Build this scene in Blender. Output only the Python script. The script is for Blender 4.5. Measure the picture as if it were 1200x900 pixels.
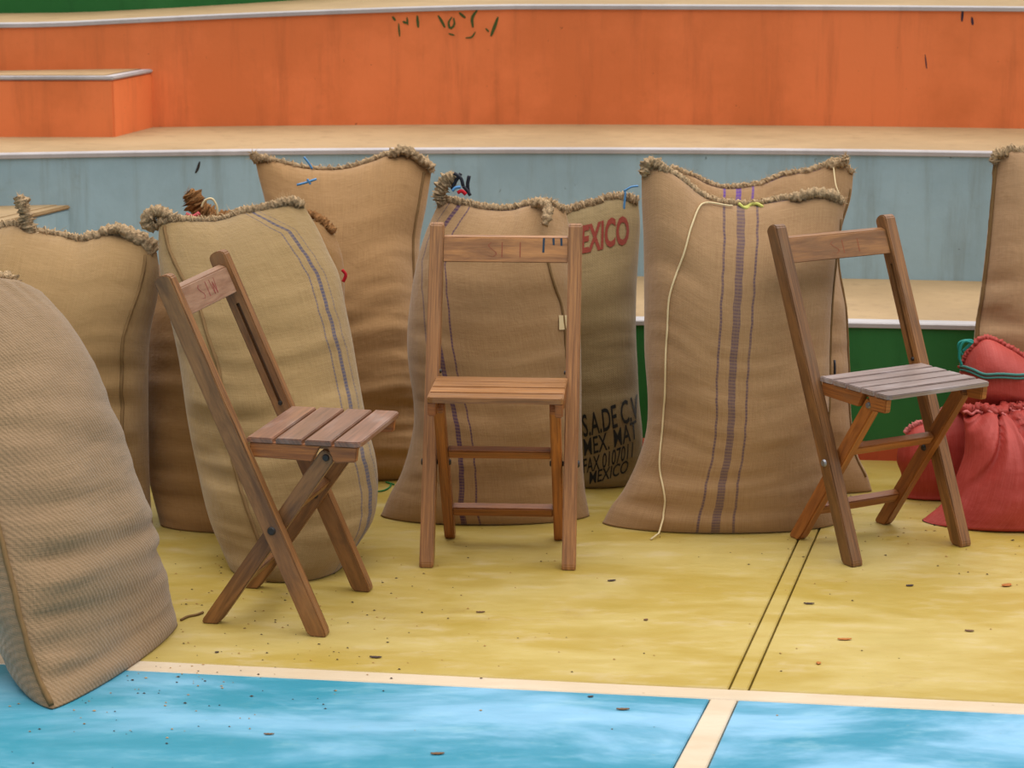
# Jute sacks and folding wooden chairs in front of painted concrete bleachers.
import bpy, bmesh, math, random
from mathutils import Vector, Matrix, noise as mnoise

for o in list(bpy.data.objects): bpy.data.objects.remove(o)
scene = bpy.context.scene
COL = scene.collection
R = math.radians

# ---------------------------------------------------------------- camera
cam_data = bpy.data.cameras.new('camera'); cam = bpy.data.objects.new('camera', cam_data); COL.objects.link(cam)
cam.location = (0, 0, 1.598)
cam.rotation_euler = (R(90 - 12.04), 0, 0)
cam_data.sensor_width = 36.0
cam_data.lens = 36.0 * 2775 / 1200
cam_data.dof.use_dof = True
cam_data.dof.focus_distance = 5.35
cam_data.dof.aperture_fstop = 8.0
cam_data.clip_end = 200
scene.camera = cam

# ---------------------------------------------------------------- sky
world = bpy.data.worlds.new('soft_daylight'); scene.world = world; world.use_nodes = True
wt = world.node_tree; wt.nodes.clear()
w_out = wt.nodes.new('ShaderNodeOutputWorld'); w_bg = wt.nodes.new('ShaderNodeBackground')
w_tc = wt.nodes.new('ShaderNodeTexCoord'); w_sep = wt.nodes.new('ShaderNodeSeparateXYZ')
w_ramp = wt.nodes.new('ShaderNodeValToRGB')
w_ramp.color_ramp.elements[0].position = 0.0; w_ramp.color_ramp.elements[0].color = (.20, .20, .21, 1)
w_ramp.color_ramp.elements[1].position = 1.0; w_ramp.color_ramp.elements[1].color = (1.0, 1.0, 1.0, 1)
wt.links.new(w_tc.outputs['Generated'], w_sep.inputs[0]); wt.links.new(w_sep.outputs['Z'], w_ramp.inputs[0])
wt.links.new(w_ramp.outputs[0], w_bg.inputs[0]); w_bg.inputs[1].default_value = 0.95
wt.links.new(w_bg.outputs[0], w_out.inputs[0])

# ---------------------------------------------------------------- hazy sun behind cloud, high and to the back right
sun_data = bpy.data.lights.new('sun', 'SUN'); sun = bpy.data.objects.new('sun', sun_data); COL.objects.link(sun)
sun_data.energy = 3.7; sun_data.angle = R(95); sun_data.color = (1.0, .97, .93)
sun.location = (3, 8, 8)
sun.rotation_euler = (R(-6), R(10), 0)

scene.view_settings.view_transform = 'Standard'
scene.view_settings.look = 'None'
scene.view_settings.exposure = -0.10
scene.view_settings.gamma = 1.0
scene.view_settings.use_curve_mapping = False

# ---------------------------------------------------------------- materials
def srgb(r, g, b):
    f = lambda c: (c / 255 / 12.92) if c / 255 <= .04045 else ((c / 255 + .055) / 1.055) ** 2.4
    return (f(r), f(g), f(b), 1)

class NT:
    """small helper around a node tree"""
    def __init__(self, name, rough=.8, spec=.3):
        self.m = bpy.data.materials.new(name); self.m.use_nodes = True
        self.t = self.m.node_tree; self.b = self.t.nodes['Principled BSDF']
        self.b.inputs['Roughness'].default_value = rough
        self.b.inputs['Specular IOR Level'].default_value = spec
    def n(self, kind, **kw):
        nd = self.t.nodes.new(kind)
        for k, v in kw.items(): setattr(nd, k, v)
        return nd
    def put(self, sock, v):
        if hasattr(v, 'is_output'): self.t.links.new(v, sock)
        elif isinstance(v, tuple) and len(v) == 4 and sock.type == 'VECTOR': sock.default_value = v[:3]
        else: sock.default_value = v
    def math(self, op, a, b=0.0, c=None, clamp=False):
        nd = self.n('ShaderNodeMath', operation=op, use_clamp=clamp)
        self.put(nd.inputs[0], a); self.put(nd.inputs[1], b)
        if c is not None: self.put(nd.inputs[2], c)
        return nd.outputs[0]
    def mix(self, fac, a, b, mode='MIX'):
        nd = self.n('ShaderNodeMix', data_type='RGBA', blend_type=mode)
        self.put(nd.inputs[0], fac); self.put(nd.inputs[6], a); self.put(nd.inputs[7], b)
        return nd.outputs[2]
    def coords(self, kind='Object', scale=(1, 1, 1), rot=(0, 0, 0)):
        tc = self.n('ShaderNodeTexCoord'); mp = self.n('ShaderNodeMapping')
        mp.inputs['Scale'].default_value = scale; mp.inputs['Rotation'].default_value = rot
        self.t.links.new(tc.outputs[kind], mp.inputs[0]); return mp.outputs[0]
    def noise(self, vec, scale, detail=4, rough=.55, dist=0.0):
        nd = self.n('ShaderNodeTexNoise'); self.t.links.new(vec, nd.inputs['Vector'])
        nd.inputs['Scale'].default_value = scale; nd.inputs['Detail'].default_value = detail
        nd.inputs['Roughness'].default_value = rough; nd.inputs['Distortion'].default_value = dist
        return nd.outputs['Fac']
    def ramp(self, f, lo, hi, a=0.0, b=1.0):
        nd = self.n('ShaderNodeMapRange', interpolation_type='SMOOTHSTEP')
        self.put(nd.inputs[0], f); nd.inputs[1].default_value = lo; nd.inputs[2].default_value = hi
        nd.inputs[3].default_value = a; nd.inputs[4].default_value = b
        return nd.outputs[0]
    def bump(self, h, strength=.3, dist=.002, prev=None):
        nd = self.n('ShaderNodeBump'); self.put(nd.inputs['Height'], h)
        nd.inputs['Strength'].default_value = strength; nd.inputs['Distance'].default_value = dist
        if prev is not None: self.t.links.new(prev, nd.inputs['Normal'])
        return nd.outputs[0]
    def done(self, col, normal=None, rough=None):
        self.put(self.b.inputs['Base Color'], col)
        if normal is not None: self.t.links.new(normal, self.b.inputs['Normal'])
        if rough is not None: self.put(self.b.inputs['Roughness'], rough)
        return self.m

def plain(name, col, rough=.7, spec=.3, var=.12):
    k = NT(name, rough, spec)
    f = k.noise(k.coords(), 40, 3)
    d = tuple(c * (1 - 2 * var) for c in col[:3]) + (1,)
    return k.done(k.mix(f, d, col))

def cloth(name, base, dark, stripes=(), twill=False, mottled=.5, weave=.004):
    """woven jute: UV is in metres, u across the sack (0 on the stripe guide), v up"""
    k = NT(name, .92, .15)
    k.b.inputs['Sheen Weight'].default_value = .3
    k.b.inputs['Sheen Roughness'].default_value = .5
    uv = k.coords('UV'); ob = k.coords('Object')
    sep = k.n('ShaderNodeSeparateXYZ'); k.t.links.new(uv, sep.inputs[0]); u, v = sep.outputs[0], sep.outputs[1]
    slub_h = k.noise(k.coords('UV', (14, 420, 1)), 1, 2)
    slub_v = k.noise(k.coords('UV', (420, 14, 1)), 1, 2)
    big = k.noise(ob, 4.5, 5, .6)
    blot = k.noise(ob, 26, 4, .6)
    wu = k.math('SINE', k.math('MULTIPLY', u, 2 * math.pi / weave))
    wv = k.math('SINE', k.math('MULTIPLY', v, 2 * math.pi / weave))
    if twill:
        dg = k.math('SINE', k.math('MULTIPLY', k.math('ADD', k.math('MULTIPLY', u, 1.0), k.math('MULTIPLY', v, .55)), 2 * math.pi / .0085))
        wgt = k.math('ADD', k.math('MULTIPLY', dg, .8), k.math('MULTIPLY', wv, .2))
    else:
        wgt = k.math('MULTIPLY', wu, wv)
    f = k.math('ADD', k.math('MULTIPLY', slub_h, .5), k.math('MULTIPLY', slub_v, .5))
    f = k.ramp(f, .1, .9)
    c = k.mix(f, dark, base)
    c = k.mix(k.ramp(big, .35, .7, 0, mottled * .7), c, tuple(x * .72 for x in base[:3]) + (1,))
    c = k.mix(k.ramp(blot, .6, .8, 0, mottled * .6), c, tuple(x * .55 for x in base[:3]) + (1,))
    c = k.mix(k.math('MULTIPLY_ADD', wgt, .06 if not twill else .13, .12), c, tuple(x * .55 for x in base[:3]) + (1,))
    for off, w, col, solid in stripes:
        wob = k.math('MULTIPLY', k.math('SUBTRACT', k.noise(k.coords('UV', (1, 9, 1)), 3, 1), .5), .006)
        dx = k.math('ABSOLUTE', k.math('SUBTRACT', k.math('ADD', u, wob), off))
        msk = k.ramp(dx, w * .5 - .0008, w * .5 + .0012, 1, 0)
        thr = k.math('MULTIPLY_ADD', k.math('SINE', k.math('MULTIPLY', v, 2 * math.pi / .008)), .16, solid)
        thr = k.math('MULTIPLY', thr, k.ramp(slub_v, .25, .6, .65, 1.0))
        c = k.mix(k.math('MULTIPLY', msk, thr, clamp=True), c, col)
    h = k.math('ADD', k.math('MULTIPLY', wgt, .5), k.math('MULTIPLY', f, 1.2))
    nm = k.bump(h, .32 if not twill else .7, .0014)
    nm = k.bump(k.noise(ob, 60, 4, .65), .35, .006, nm)
    return k.done(c, nm)

def wood_mat(name, light, dark, worn, rough=.42, coat=.2):
    k = NT(name, rough, .45)
    uv = k.coords('UV')
    info = k.n('ShaderNodeObjectInfo')
    add = k.n('ShaderNodeVectorMath', operation='ADD'); k.t.links.new(uv, add.inputs[0])
    cmb = k.n('ShaderNodeCombineXYZ'); k.put(cmb.inputs[0], k.math('MULTIPLY', info.outputs['Random'], 7.0))
    k.put(cmb.inputs[1], k.math('MULTIPLY', info.outputs['Random'], 13.0)); k.t.links.new(cmb.outputs[0], add.inputs[1])
    def sc(v3):
        mp = k.n('ShaderNodeMapping'); k.t.links.new(add.outputs[0], mp.inputs[0]); mp.inputs['Scale'].default_value = v3; return mp.outputs[0]
    grain = k.noise(sc((5, 130, 130)), 1, 5, .65, .6)
    fine = k.noise(sc((18, 620, 620)), 1, 3, .6)
    patch = k.noise(sc((7, 22, 22)), 1, 4, .6)
    c = k.mix(k.ramp(grain, .3, .7), dark, light)
    c = k.mix(k.ramp(fine, .35, .75, 0, .25), c, tuple(x * .5 for x in dark[:3]) + (1,))
    c = k.mix(k.ramp(patch, .52, .75, 0, .55), c, worn)
    tint = k.math('MULTIPLY_ADD', info.outputs['Random'], .35, .8)
    hsv = k.n('ShaderNodeHueSaturation'); k.t.links.new(c, hsv.inputs['Color']); k.put(hsv.inputs['Value'], tint)
    nm = k.bump(k.math('ADD', grain, fine), .35, .0012)
    k.b.inputs['Coat Weight'].default_value = coat; k.b.inputs['Coat Roughness'].default_value = .38
    return k.done(hsv.outputs[0], nm, k.ramp(patch, .3, .8, rough - .08, rough + .2))

def paint_wall(name, col, dark, stain=.4, streak=True, rough=.65):
    """old paint on concrete: long vertical runs, blotches, chips"""
    k = NT(name, rough, .3)
    ob = k.coords('Object')
    blot = k.noise(ob, 2.2, 6, .62)
    runs = k.noise(k.coords('Object', (16, 16, 1.6)), 1, 5, .65)
    spk = k.noise(ob, 45, 3, .6)
    fine = k.noise(ob, 12, 6, .7)
    lite = tuple(min(1, x * 1.16 + .01) for x in col[:3]) + (1,)
    c = k.mix(k.ramp(blot, .38, .62), col, lite)
    c = k.mix(k.ramp(runs, .48, .78, 0, stain), c, dark)
    c = k.mix(k.ramp(fine, .58, .8, 0, stain * .7), c, dark)
    c = k.mix(k.ramp(spk, .71, .78, 0, .6), c, tuple(x * .35 for x in dark[:3]) + (1,))
    nm = k.bump(k.noise(ob, 30, 6, .6), .25, .004)
    return k.done(c, nm)

def paint_floor(name, stops, worn, dirt, scale=(1.4, 3.2, 1), rough=.34, tone_sheen=None):
    """glossy floor paint, brushed and scuffed"""
    k = NT(name, rough, .5)
    ob = k.coords('Object', scale, (0, 0, .25))
    o1 = k.coords('Object')
    a = k.noise(ob, 1.3, 6, .6, .5)
    b = k.noise(k.coords('Object', (3, 14, 1), (0, 0, .3)), 1, 5, .65)
    s = k.noise(k.coords('Object', (6, 15, 1), (0, 0, .2)), 1, 7, .7)
    sp = k.noise(o1, 70, 3, .55)
    c = k.mix(k.ramp(a, .38, .62), stops[0], stops[1])
    c = k.mix(k.ramp(b, .45, .75, 0, .45), c, stops[2])
    c = k.mix(k.ramp(s, .50, .74, 0, .42), c, worn)
    c = k.mix(k.ramp(k.noise(o1, 3.1, 7, .7), .6, .78, 0, .5), c, dirt)
    c = k.mix(k.ramp(sp, .70, .75, 0, .55), c, dirt)
    if tone_sheen:
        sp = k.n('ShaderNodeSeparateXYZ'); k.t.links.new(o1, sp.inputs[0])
        c = k.mix(k.math('MULTIPLY', k.ramp(k.math('ADD', sp.outputs[0], k.math('MULTIPLY', a, 1.6)), 1.5, -.6), .55), c, tone_sheen)  # teal left, pale right: paint variation plus sheen from the right put into colour
    nm = k.bump(s, .12, .004)
    return k.done(c, nm, k.ramp(s, .3, .75, rough - .06, rough + .22))

M = {}
M['jute'] = cloth('jute_cloth', srgb(179, 144, 97), srgb(145, 112, 70))
M['jute_twill'] = cloth('jute_twill', srgb(168, 136, 102), srgb(120, 98, 68), twill=True, mottled=.7)
M['jute_orange'] = cloth('orange_brown_jute', srgb(166, 125, 76), srgb(136, 98, 57))
M['jute_tall'] = cloth('plain_jute', srgb(190, 148, 101), srgb(157, 119, 76), mottled=.35)
NAVY = srgb(60, 62, 92); VIO = srgb(66, 38, 78); PUR = srgb(78, 62, 82)
M['jute_navy'] = cloth('navy_striped_jute', srgb(172, 142, 95), srgb(138, 110, 69),
    [(0, .0075, NAVY, .78), (-.020, .003, NAVY, .6), (.017, .0028, NAVY, .38)])
M['jute_violet_thin'] = cloth('violet_line_jute', srgb(182, 145, 102), srgb(149, 112, 74),
    [(0, .004, VIO, .75), (-.034, .012, VIO, .8), (-.066, .0035, PUR, .6)])
M['jute_violet'] = cloth('violet_striped_jute', srgb(184, 147, 105), srgb(151, 114, 79),
    [(0, .017, PUR, .66), (-.036, .005, PUR, .72), (.036, .0048, PUR, .72)], mottled=.35)
M['jute_purple'] = cloth('purple_striped_jute', srgb(184, 147, 105), srgb(151, 114, 79),
    [(0, .013, srgb(96, 60, 150), .85), (-.036, .006, srgb(96, 60, 150), .8), (.036, .006, srgb(96, 60, 150), .8)])
M['jute_print'] = cloth('greenish_jute', srgb(170, 146, 103), srgb(123, 103, 71), mottled=.7, weave=.006)
M['jute_pale'] = cloth('pale_jute', srgb(196, 157, 118), srgb(165, 129, 95), mottled=.35)
def rope(name, col):
    k = NT(name, .95, .1); ob = k.coords()
    f = k.noise(ob, 120, 5, .7); g = k.noise(ob, 28, 4, .6)
    c = k.mix(k.ramp(f, .3, .7), tuple(x * .45 for x in col[:3]) + (1,), col)
    c = k.mix(k.ramp(g, .5, .8, 0, .5), c, tuple(x * .5 for x in col[:3]) + (1,))
    return k.done(c, k.bump(k.math('ADD', f, g), 1.0, .008))
M['hem'] = rope('rolled_jute_hem', srgb(226, 192, 150))
M['fibre'] = plain('loose_jute_fibre', srgb(206, 176, 136), .95, .1, .1)
M['seam'] = plain('jute_seam_cord', srgb(138, 108, 72), .95, .1, .2)
M['cream'] = plain('cream_string', srgb(226, 204, 160), .85, .2, .05)

def red_cloth():
    k = NT('red_plastic_weave', .6, .35)
    ob = k.coords('Object'); uv = k.coords('UV')
    f = k.noise(ob, 5, 5, .6)
    g = k.noise(k.coords('UV', (500, 16, 1)), 1, 2)
    c = k.mix(k.ramp(f, .35, .7), srgb(160, 52, 42), srgb(180, 68, 58))
    c = k.mix(k.ramp(g, .4, .75, 0, .25), c, srgb(196, 98, 90))
    nm = k.bump(k.noise(ob, 22, 5, .6), .35, .008)
    nm = k.bump(g, .2, .001, nm)
    return k.done(c, nm)
M['red'] = red_cloth()
M['jute_tuft'] = rope('orange_jute_tuft', srgb(190, 136, 86))
M['wood'] = wood_mat('worn_varnished_wood', srgb(158, 108, 62), srgb(104, 68, 38), srgb(134, 102, 70))
M['wood_gold'] = wood_mat('golden_brown_wood', srgb(178, 122, 68), srgb(124, 80, 42), srgb(150, 108, 68))
M['wood_orange'] = wood_mat('orange_varnished_wood', srgb(178, 108, 50), srgb(128, 72, 34), srgb(140, 96, 60))
M['wood_grey'] = wood_mat('scuffed_seat_wood', srgb(150, 100, 72), srgb(108, 70, 48), srgb(160, 138, 128), .36, 1.0)
M['wood_seat_sheen'] = wood_mat('sheen_tinted_scuffed_seat_wood', srgb(160, 142, 136), srgb(124, 104, 98), srgb(182, 172, 176), .36, 1.0)  # sky sheen on the seat put into the pale lavender colours, over scuffs
M['wood_pale'] = wood_mat('pale_worn_wood', srgb(176, 136, 108), srgb(140, 100, 74), srgb(176, 150, 132), .45)
M['bolt'] = plain('dark_bolt', srgb(44, 38, 36), .5, .5)
M['steel'] = plain('dull_steel', srgb(150, 150, 156), .35, .7); M['steel'].node_tree.nodes['Principled BSDF'].inputs['Metallic'].default_value = .7
M['orange_paint'] = paint_wall('orange_wall_paint', srgb(226, 122, 68), srgb(168, 88, 50), .32)
M['blue_paint'] = paint_wall('grey_blue_wall_paint', srgb(150, 178, 190), srgb(126, 136, 132), .5)
M['green_dark'] = paint_wall('green_wall_paint', srgb(38, 108, 50), srgb(24, 80, 38), .35)
M['kerb_orange'] = paint_wall('brick_orange_band_paint', srgb(176, 74, 40), srgb(120, 52, 34), .5)
M['tread'] = paint_wall('dusty_concrete', srgb(164, 136, 98), srgb(136, 110, 78), .45)
M['nosing'] = paint_wall('pale_grey_nosing_paint', srgb(176, 170, 170), srgb(140, 130, 124), .35)
M['yellow'] = paint_floor('yellow_floor_paint', (srgb(176, 150, 68), srgb(190, 168, 98), srgb(174, 146, 70)), srgb(198, 180, 146), srgb(150, 120, 62))
M['blue'] = paint_floor('sky_blue_floor_paint', (srgb(44, 136, 164), srgb(132, 184, 216), srgb(72, 154, 186)), srgb(156, 196, 212), srgb(122, 158, 160), tone_sheen=srgb(40, 132, 148))
M['white'] = paint_floor('white_line_paint', (srgb(206, 186, 158), srgb(216, 198, 174), srgb(198, 172, 138)), srgb(190, 164, 130), srgb(150, 118, 84))
M['joint'] = plain('joint_dirt', srgb(92, 66, 40), .9, .2, .2)

# ---------------------------------------------------------------- object helpers
def link(name, me, mat=None, parent=None, smooth=False):
    o = bpy.data.objects.new(name, me); COL.objects.link(o)
    if mat is not None and not me.materials: me.materials.append(mat)
    if smooth:
        for p in me.polygons: p.use_smooth = True
    if parent is not None: o.parent = parent
    return o

def mesh_from(name, V, F, UV=None):
    me = bpy.data.meshes.new(name); me.from_pydata([tuple(v) for v in V], [], F)
    if UV:
        l = me.uv_layers.new(name='UVMap'); k = 0
        for f in UV:
            for c in f: l.data[k].uv = c; k += 1
    me.update(); return me

def thing(name, label, cat, loc=(0, 0, 0), rz=0.0, group=None):
    o = bpy.data.objects.new(name, None); COL.objects.link(o); o.location = loc; o.rotation_euler = (0, 0, rz)
    o.empty_display_size = .1
    return tag(o, label, cat, group)
def tag(o, label, cat, group=None):
    o['label'] = label; o['category'] = cat
    if group: o['group'] = group
    return o
def struct(o): o['kind'] = 'structure'; return o

def box_uv(bm, axis, ofs=(0, 0)):
    """metric UV with u running along the grain axis"""
    l = bm.loops.layers.uv.verify(); a = 'xyz'.index(axis)
    o1, o2 = [i for i in range(3) if i != a]
    for f in bm.faces:
        for lp in f.loops:
            c = lp.vert.co; lp[l].uv = (c[a] + ofs[0], c[o1] * 1.0 + c[o2] * .73 + ofs[1])

def tube(name, pts, r, mat, parent=None, sides=8, closed=False, rfun=None, cap=True):
    P = [Vector(p) for p in pts]; V, F = [], []; n = len(P)
    prev = None
    for i, p in enumerate(P):
        t = (P[(i + 1) % n] - P[i - 1]) if closed else (P[min(n - 1, i + 1)] - P[max(0, i - 1)])
        if t.length < 1e-9: t = Vector((0, 0, 1))
        t.normalize()
        if prev is None:
            prev = t.orthogonal().normalized()
        a = (prev - t * prev.dot(t))
        if a.length < 1e-6: a = t.orthogonal()
        a.normalize(); prev = a; b = t.cross(a)
        for k in range(sides):
            ang = 2 * math.pi * k / sides
            rr = r * (rfun(i, k) if rfun else 1)
            V.append(p + (a * math.cos(ang) + b * math.sin(ang)) * rr)
    m = n if closed else n - 1
    for i in range(m):
        for k in range(sides):
            i2 = (i + 1) % n; k2 = (k + 1) % sides
            F.append((i * sides + k, i * sides + k2, i2 * sides + k2, i2 * sides + k))
    if cap and not closed:
        F.append(tuple(range(sides))[::-1]); F.append(tuple((n - 1) * sides + k for k in range(sides)))
    me = mesh_from(name, V, F)
    return link(name, me, mat, parent, smooth=True)

def smooth_path(P, n):
    return [poly_at(P, i / (n - 1)) for i in range(n)]

# ---------------------------------------------------------------- sack geometry
def poly_at(P, t):
    """point at fraction t (by length) of a polyline, softened with Catmull-Rom"""
    P = [Vector(p) for p in P]
    d = [0.0]
    for a, b in zip(P, P[1:]): d.append(d[-1] + (b - a).length)
    x = t * d[-1]; i = 0
    while i < len(P) - 2 and d[i + 1] < x: i += 1
    f = (x - d[i]) / max(1e-9, d[i + 1] - d[i])
    p1, p2 = P[i], P[i + 1]
    p0 = P[i - 1] if i > 0 else p1 * 2 - p2
    p3 = P[i + 2] if i + 2 < len(P) else p2 * 2 - p1
    s1, s2 = d[i + 1] - d[i], d[i + 1] - d[i]
    m1 = (p2 - p0) / max(1e-6, ((d[i + 1] - d[i - 1]) if i > 0 else 2 * s1)) * s1
    m2 = (p3 - p1) / max(1e-6, ((d[i + 2] - d[i]) if i + 2 < len(P) else 2 * s2)) * s2
    f2, f3 = f * f, f * f * f
    return p1 * (2 * f3 - 3 * f2 + 1) + m1 * (f3 - 2 * f2 + f) + p2 * (-2 * f3 + 3 * f2) + m2 * (f3 - f2)

def lerp_keys(K, t):
    if t <= K[0][0]: return K[0][1]
    for (a, x), (b, y) in zip(K, K[1:]):
        if t <= b:
            f = (t - a) / (b - a); f = f * f * (3 - 2 * f)
            return x + (y - x) * f
    return K[-1][1]

def lin_keys(K, t):
    if t <= K[0][0]: return K[0][1]
    for (a, x), (b, y) in zip(K, K[1:]):
        if t <= b: return x + (y - x) * (t - a) / (b - a)
    return K[-1][1]

class SackShape:
    """a pillow of cloth between four boundary curves: bottom B, top T, sides L and R"""
    def __init__(self, name, B, T, L, R, thick=.14, b0=.10, round_top=.5, shoulder=.56, lumps=.012, folds=.008,
                 gather=.006, seed=1, ns=72, nt=96, guide=None, power=2.3, fold_scale=1.0, pleats=0.0, back=1.0, b0_back=None, **kw):
        self.name = name; self.ns, self.nt = ns, nt; self.guide = guide
        nz = mnoise.noise
        ofs = Vector((seed * 7.13, seed * 3.7, seed * 1.9))
        Bs = [poly_at(B, .5 - .5 * math.cos(math.pi * i / ns)) for i in range(ns + 1)]
        Ts = [poly_at(T, .5 - .5 * math.cos(math.pi * i / ns)) for i in range(ns + 1)]
        self.ss = [.5 - .5 * math.cos(math.pi * i / ns) for i in range(ns + 1)]
        self.ts = [((j / nt) * .8 + .2 * (.5 - .5 * math.cos(math.pi * j / nt))) for j in range(nt + 1)]
        Ls = [poly_at(L, t) for t in self.ts]; Rs = [poly_at(R, t) for t in self.ts]
        d = (Rs[nt // 2] - Ls[nt // 2]); self.W = d.length; self.H = (Ts[ns // 2] - Bs[ns // 2]).length
        n = Vector((d.y, -d.x, 0)).normalized(); self.n = n
        K = [(0, b0), (.38, thick), (.5, thick), (.95, thick * .74)]
        c00, c10, c01, c11 = Bs[0], Bs[-1], Ts[0], Ts[-1]
        self.front, self.back = [], []
        for j, t in enumerate(self.ts):
            fr, bk = [], []
            sh0 = shoulder
            if t < sh0: th = lerp_keys(K, t)
            else:
                q = (t - sh0) / (1 - sh0)
                th = .011 + (lerp_keys(K, sh0) - .011) * (1 - q ** (1 / (1 - round_top))) ** .72
            if t < .05: th -= .018 * (1 - t / .05) ** 2
            for i, s in enumerate(self.ss):
                p = Bs[i] * (1 - t) + Ts[i] * t + Ls[j] * (1 - s) + Rs[j] * s \
                    - (c00 * (1 - t) * (1 - s) + c10 * (1 - t) * s + c01 * t * (1 - s) + c11 * t * s)
                c = abs(2 * s - 1)
                f = max(0.0, 1 - c ** power) ** .62
                for side, out in ((1, fr), (-1, bk)):
                    q = Vector((s * self.W * 1.0, t * self.H, side * 1.3)) + ofs
                    edge = min(1, f * 1.6)
                    dd = lumps * nz(q * 3.4) + lumps * .5 * nz(q * 7.7)
                    if folds:
                        w = nz(q * 2.1) * .05
                        r1 = nz(Vector(((q.x) * 3.0 * fold_scale, (q.y + w) * 19, q.z)))
                        r2 = nz(Vector(((q.x) * 6.5 * fold_scale, (q.y - w) * 38, q.z + 5)))
                        amp = lin_keys([(0, .5), (.12, 1), (.45, .95), (.72, .35), (1, .1)], t)
                        amp *= .5 + .9 * c ** 2
                        amp *= .55 + .9 * max(0, nz(q * 1.7 + Vector((9, 4, 2))) + .25)
                        crease = max(0.0, 1 - abs(r1) * 7) ** 2
                        dd += folds * amp * (2.2 * r1 - 1.0 * abs(r1) + .8 * r2 - .55 * crease * amp)
                    if gather and t > .78:
                        g = ((t - .78) / .22) ** 1.6
                        dd += gather * g * nz(Vector((q.x * 34, q.y * 4, q.z)))
                    if pleats and t > .2:
                        phi = math.atan2(s - .38, 1.12 - t)
                        g = (t - .2) / .8
                        fold = mnoise.noise(Vector((phi * 3.2, side * 2.0, 3.3))) + .5 * mnoise.noise(Vector((phi * 8, side, 1.3)))
                        dd += pleats * (g ** .8) * (fold * 1.6 - .7 * abs(fold))
                    tk = th if side > 0 else th * back + ((b0_back or b0) - b0) * max(0, 1 - t / .4)
                    P = p + n * side * (tk * f + dd * edge * min(1, t * 12 + .25))
                    if 0 < i < ns:
                        P = P + Vector((0, 0, dd * .25 * edge * min(1, t * 8)))
                    P.z = max(P.z, .002 if (c00.z < .01) else P.z)
                    if t == 0: P.z = p.z + .002
                    out.append(P)
            self.front.append(fr); self.back.append(bk)
    def g(self, t): return lin_keys(self.guide, t) if self.guide else 0.0
    def point(self, s, t, off=0.0, side=1):
        G = self.front if side > 0 else self.back
        s = min(1, max(0, s)); t = min(1, max(0, t))
        i = 0
        while i < self.ns - 1 and self.ss[i + 1] < s: i += 1
        j = 0
        while j < self.nt - 1 and self.ts[j + 1] < t: j += 1
        a = (s - self.ss[i]) / (self.ss[i + 1] - self.ss[i]); b = (t - self.ts[j]) / (self.ts[j + 1] - self.ts[j])
        p00, p10, p01, p11 = G[j][i], G[j][i + 1], G[j + 1][i], G[j + 1][i + 1]
        p = p00 * (1 - a) * (1 - b) + p10 * a * (1 - b) + p01 * (1 - a) * b + p11 * a * b
        if off:
            i0, i1 = max(0, i - 2), min(self.ns, i + 3); j0, j1 = max(0, j - 2), min(self.nt, j + 3)
            nn = (G[j][i1] - G[j][i0]).cross(G[j1][i] - G[j0][i])
            if nn.length > 1e-9: p = p + nn.normalized() * off * side
        return p
    def top(self, s, off=.0):
        p = (self.point(s, 1) + self.point(s, 1, side=-1)) * .5
        return p + Vector((0, 0, off))
    def mesh(self):
        ns, nt = self.ns, self.nt
        V, F, UV = [], [], []
        idf = [[0] * (ns + 1) for _ in range(nt + 1)]; idb = [[0] * (ns + 1) for _ in range(nt + 1)]
        for j in range(nt + 1):
            for i in range(ns + 1):
                idf[j][i] = len(V); V.append(self.front[j][i])
            for i in range(ns + 1):
                if i in (0, ns): idb[j][i] = idf[j][i]
                else: idb[j][i] = len(V); V.append(self.back[j][i])
        def uv(j, i, sd=0): return ((self.ss[i] - self.g(self.ts[j])) * self.W, self.ts[j] * self.H)
        for j in range(nt):
            for i in range(ns):
                q = ((j, i), (j, i + 1), (j + 1, i + 1), (j + 1, i))
                F.append([idf[a][b] for a, b in q]); UV.append([uv(a, b) for a, b in q])
                q = q[::-1]
                F.append([idb[a][b] for a, b in q]); UV.append([uv(a, b) for a, b in q])
        for i in range(ns):                       # close bottom and top
            for j, q in ((0, ((0, i), (1, i), (1, i + 1), (0, i + 1))), (nt, ((0, i), (0, i + 1), (1, i + 1), (1, i)))):
                f = []
                for sd, k in q:
                    v = idf[j][k] if sd == 0 else idb[j][k]
                    if v not in f: f.append(v)
                if len(f) >= 3: F.append(f); UV.append([(0.0, 0.0)] * len(f))
        return V, F, UV

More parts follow.
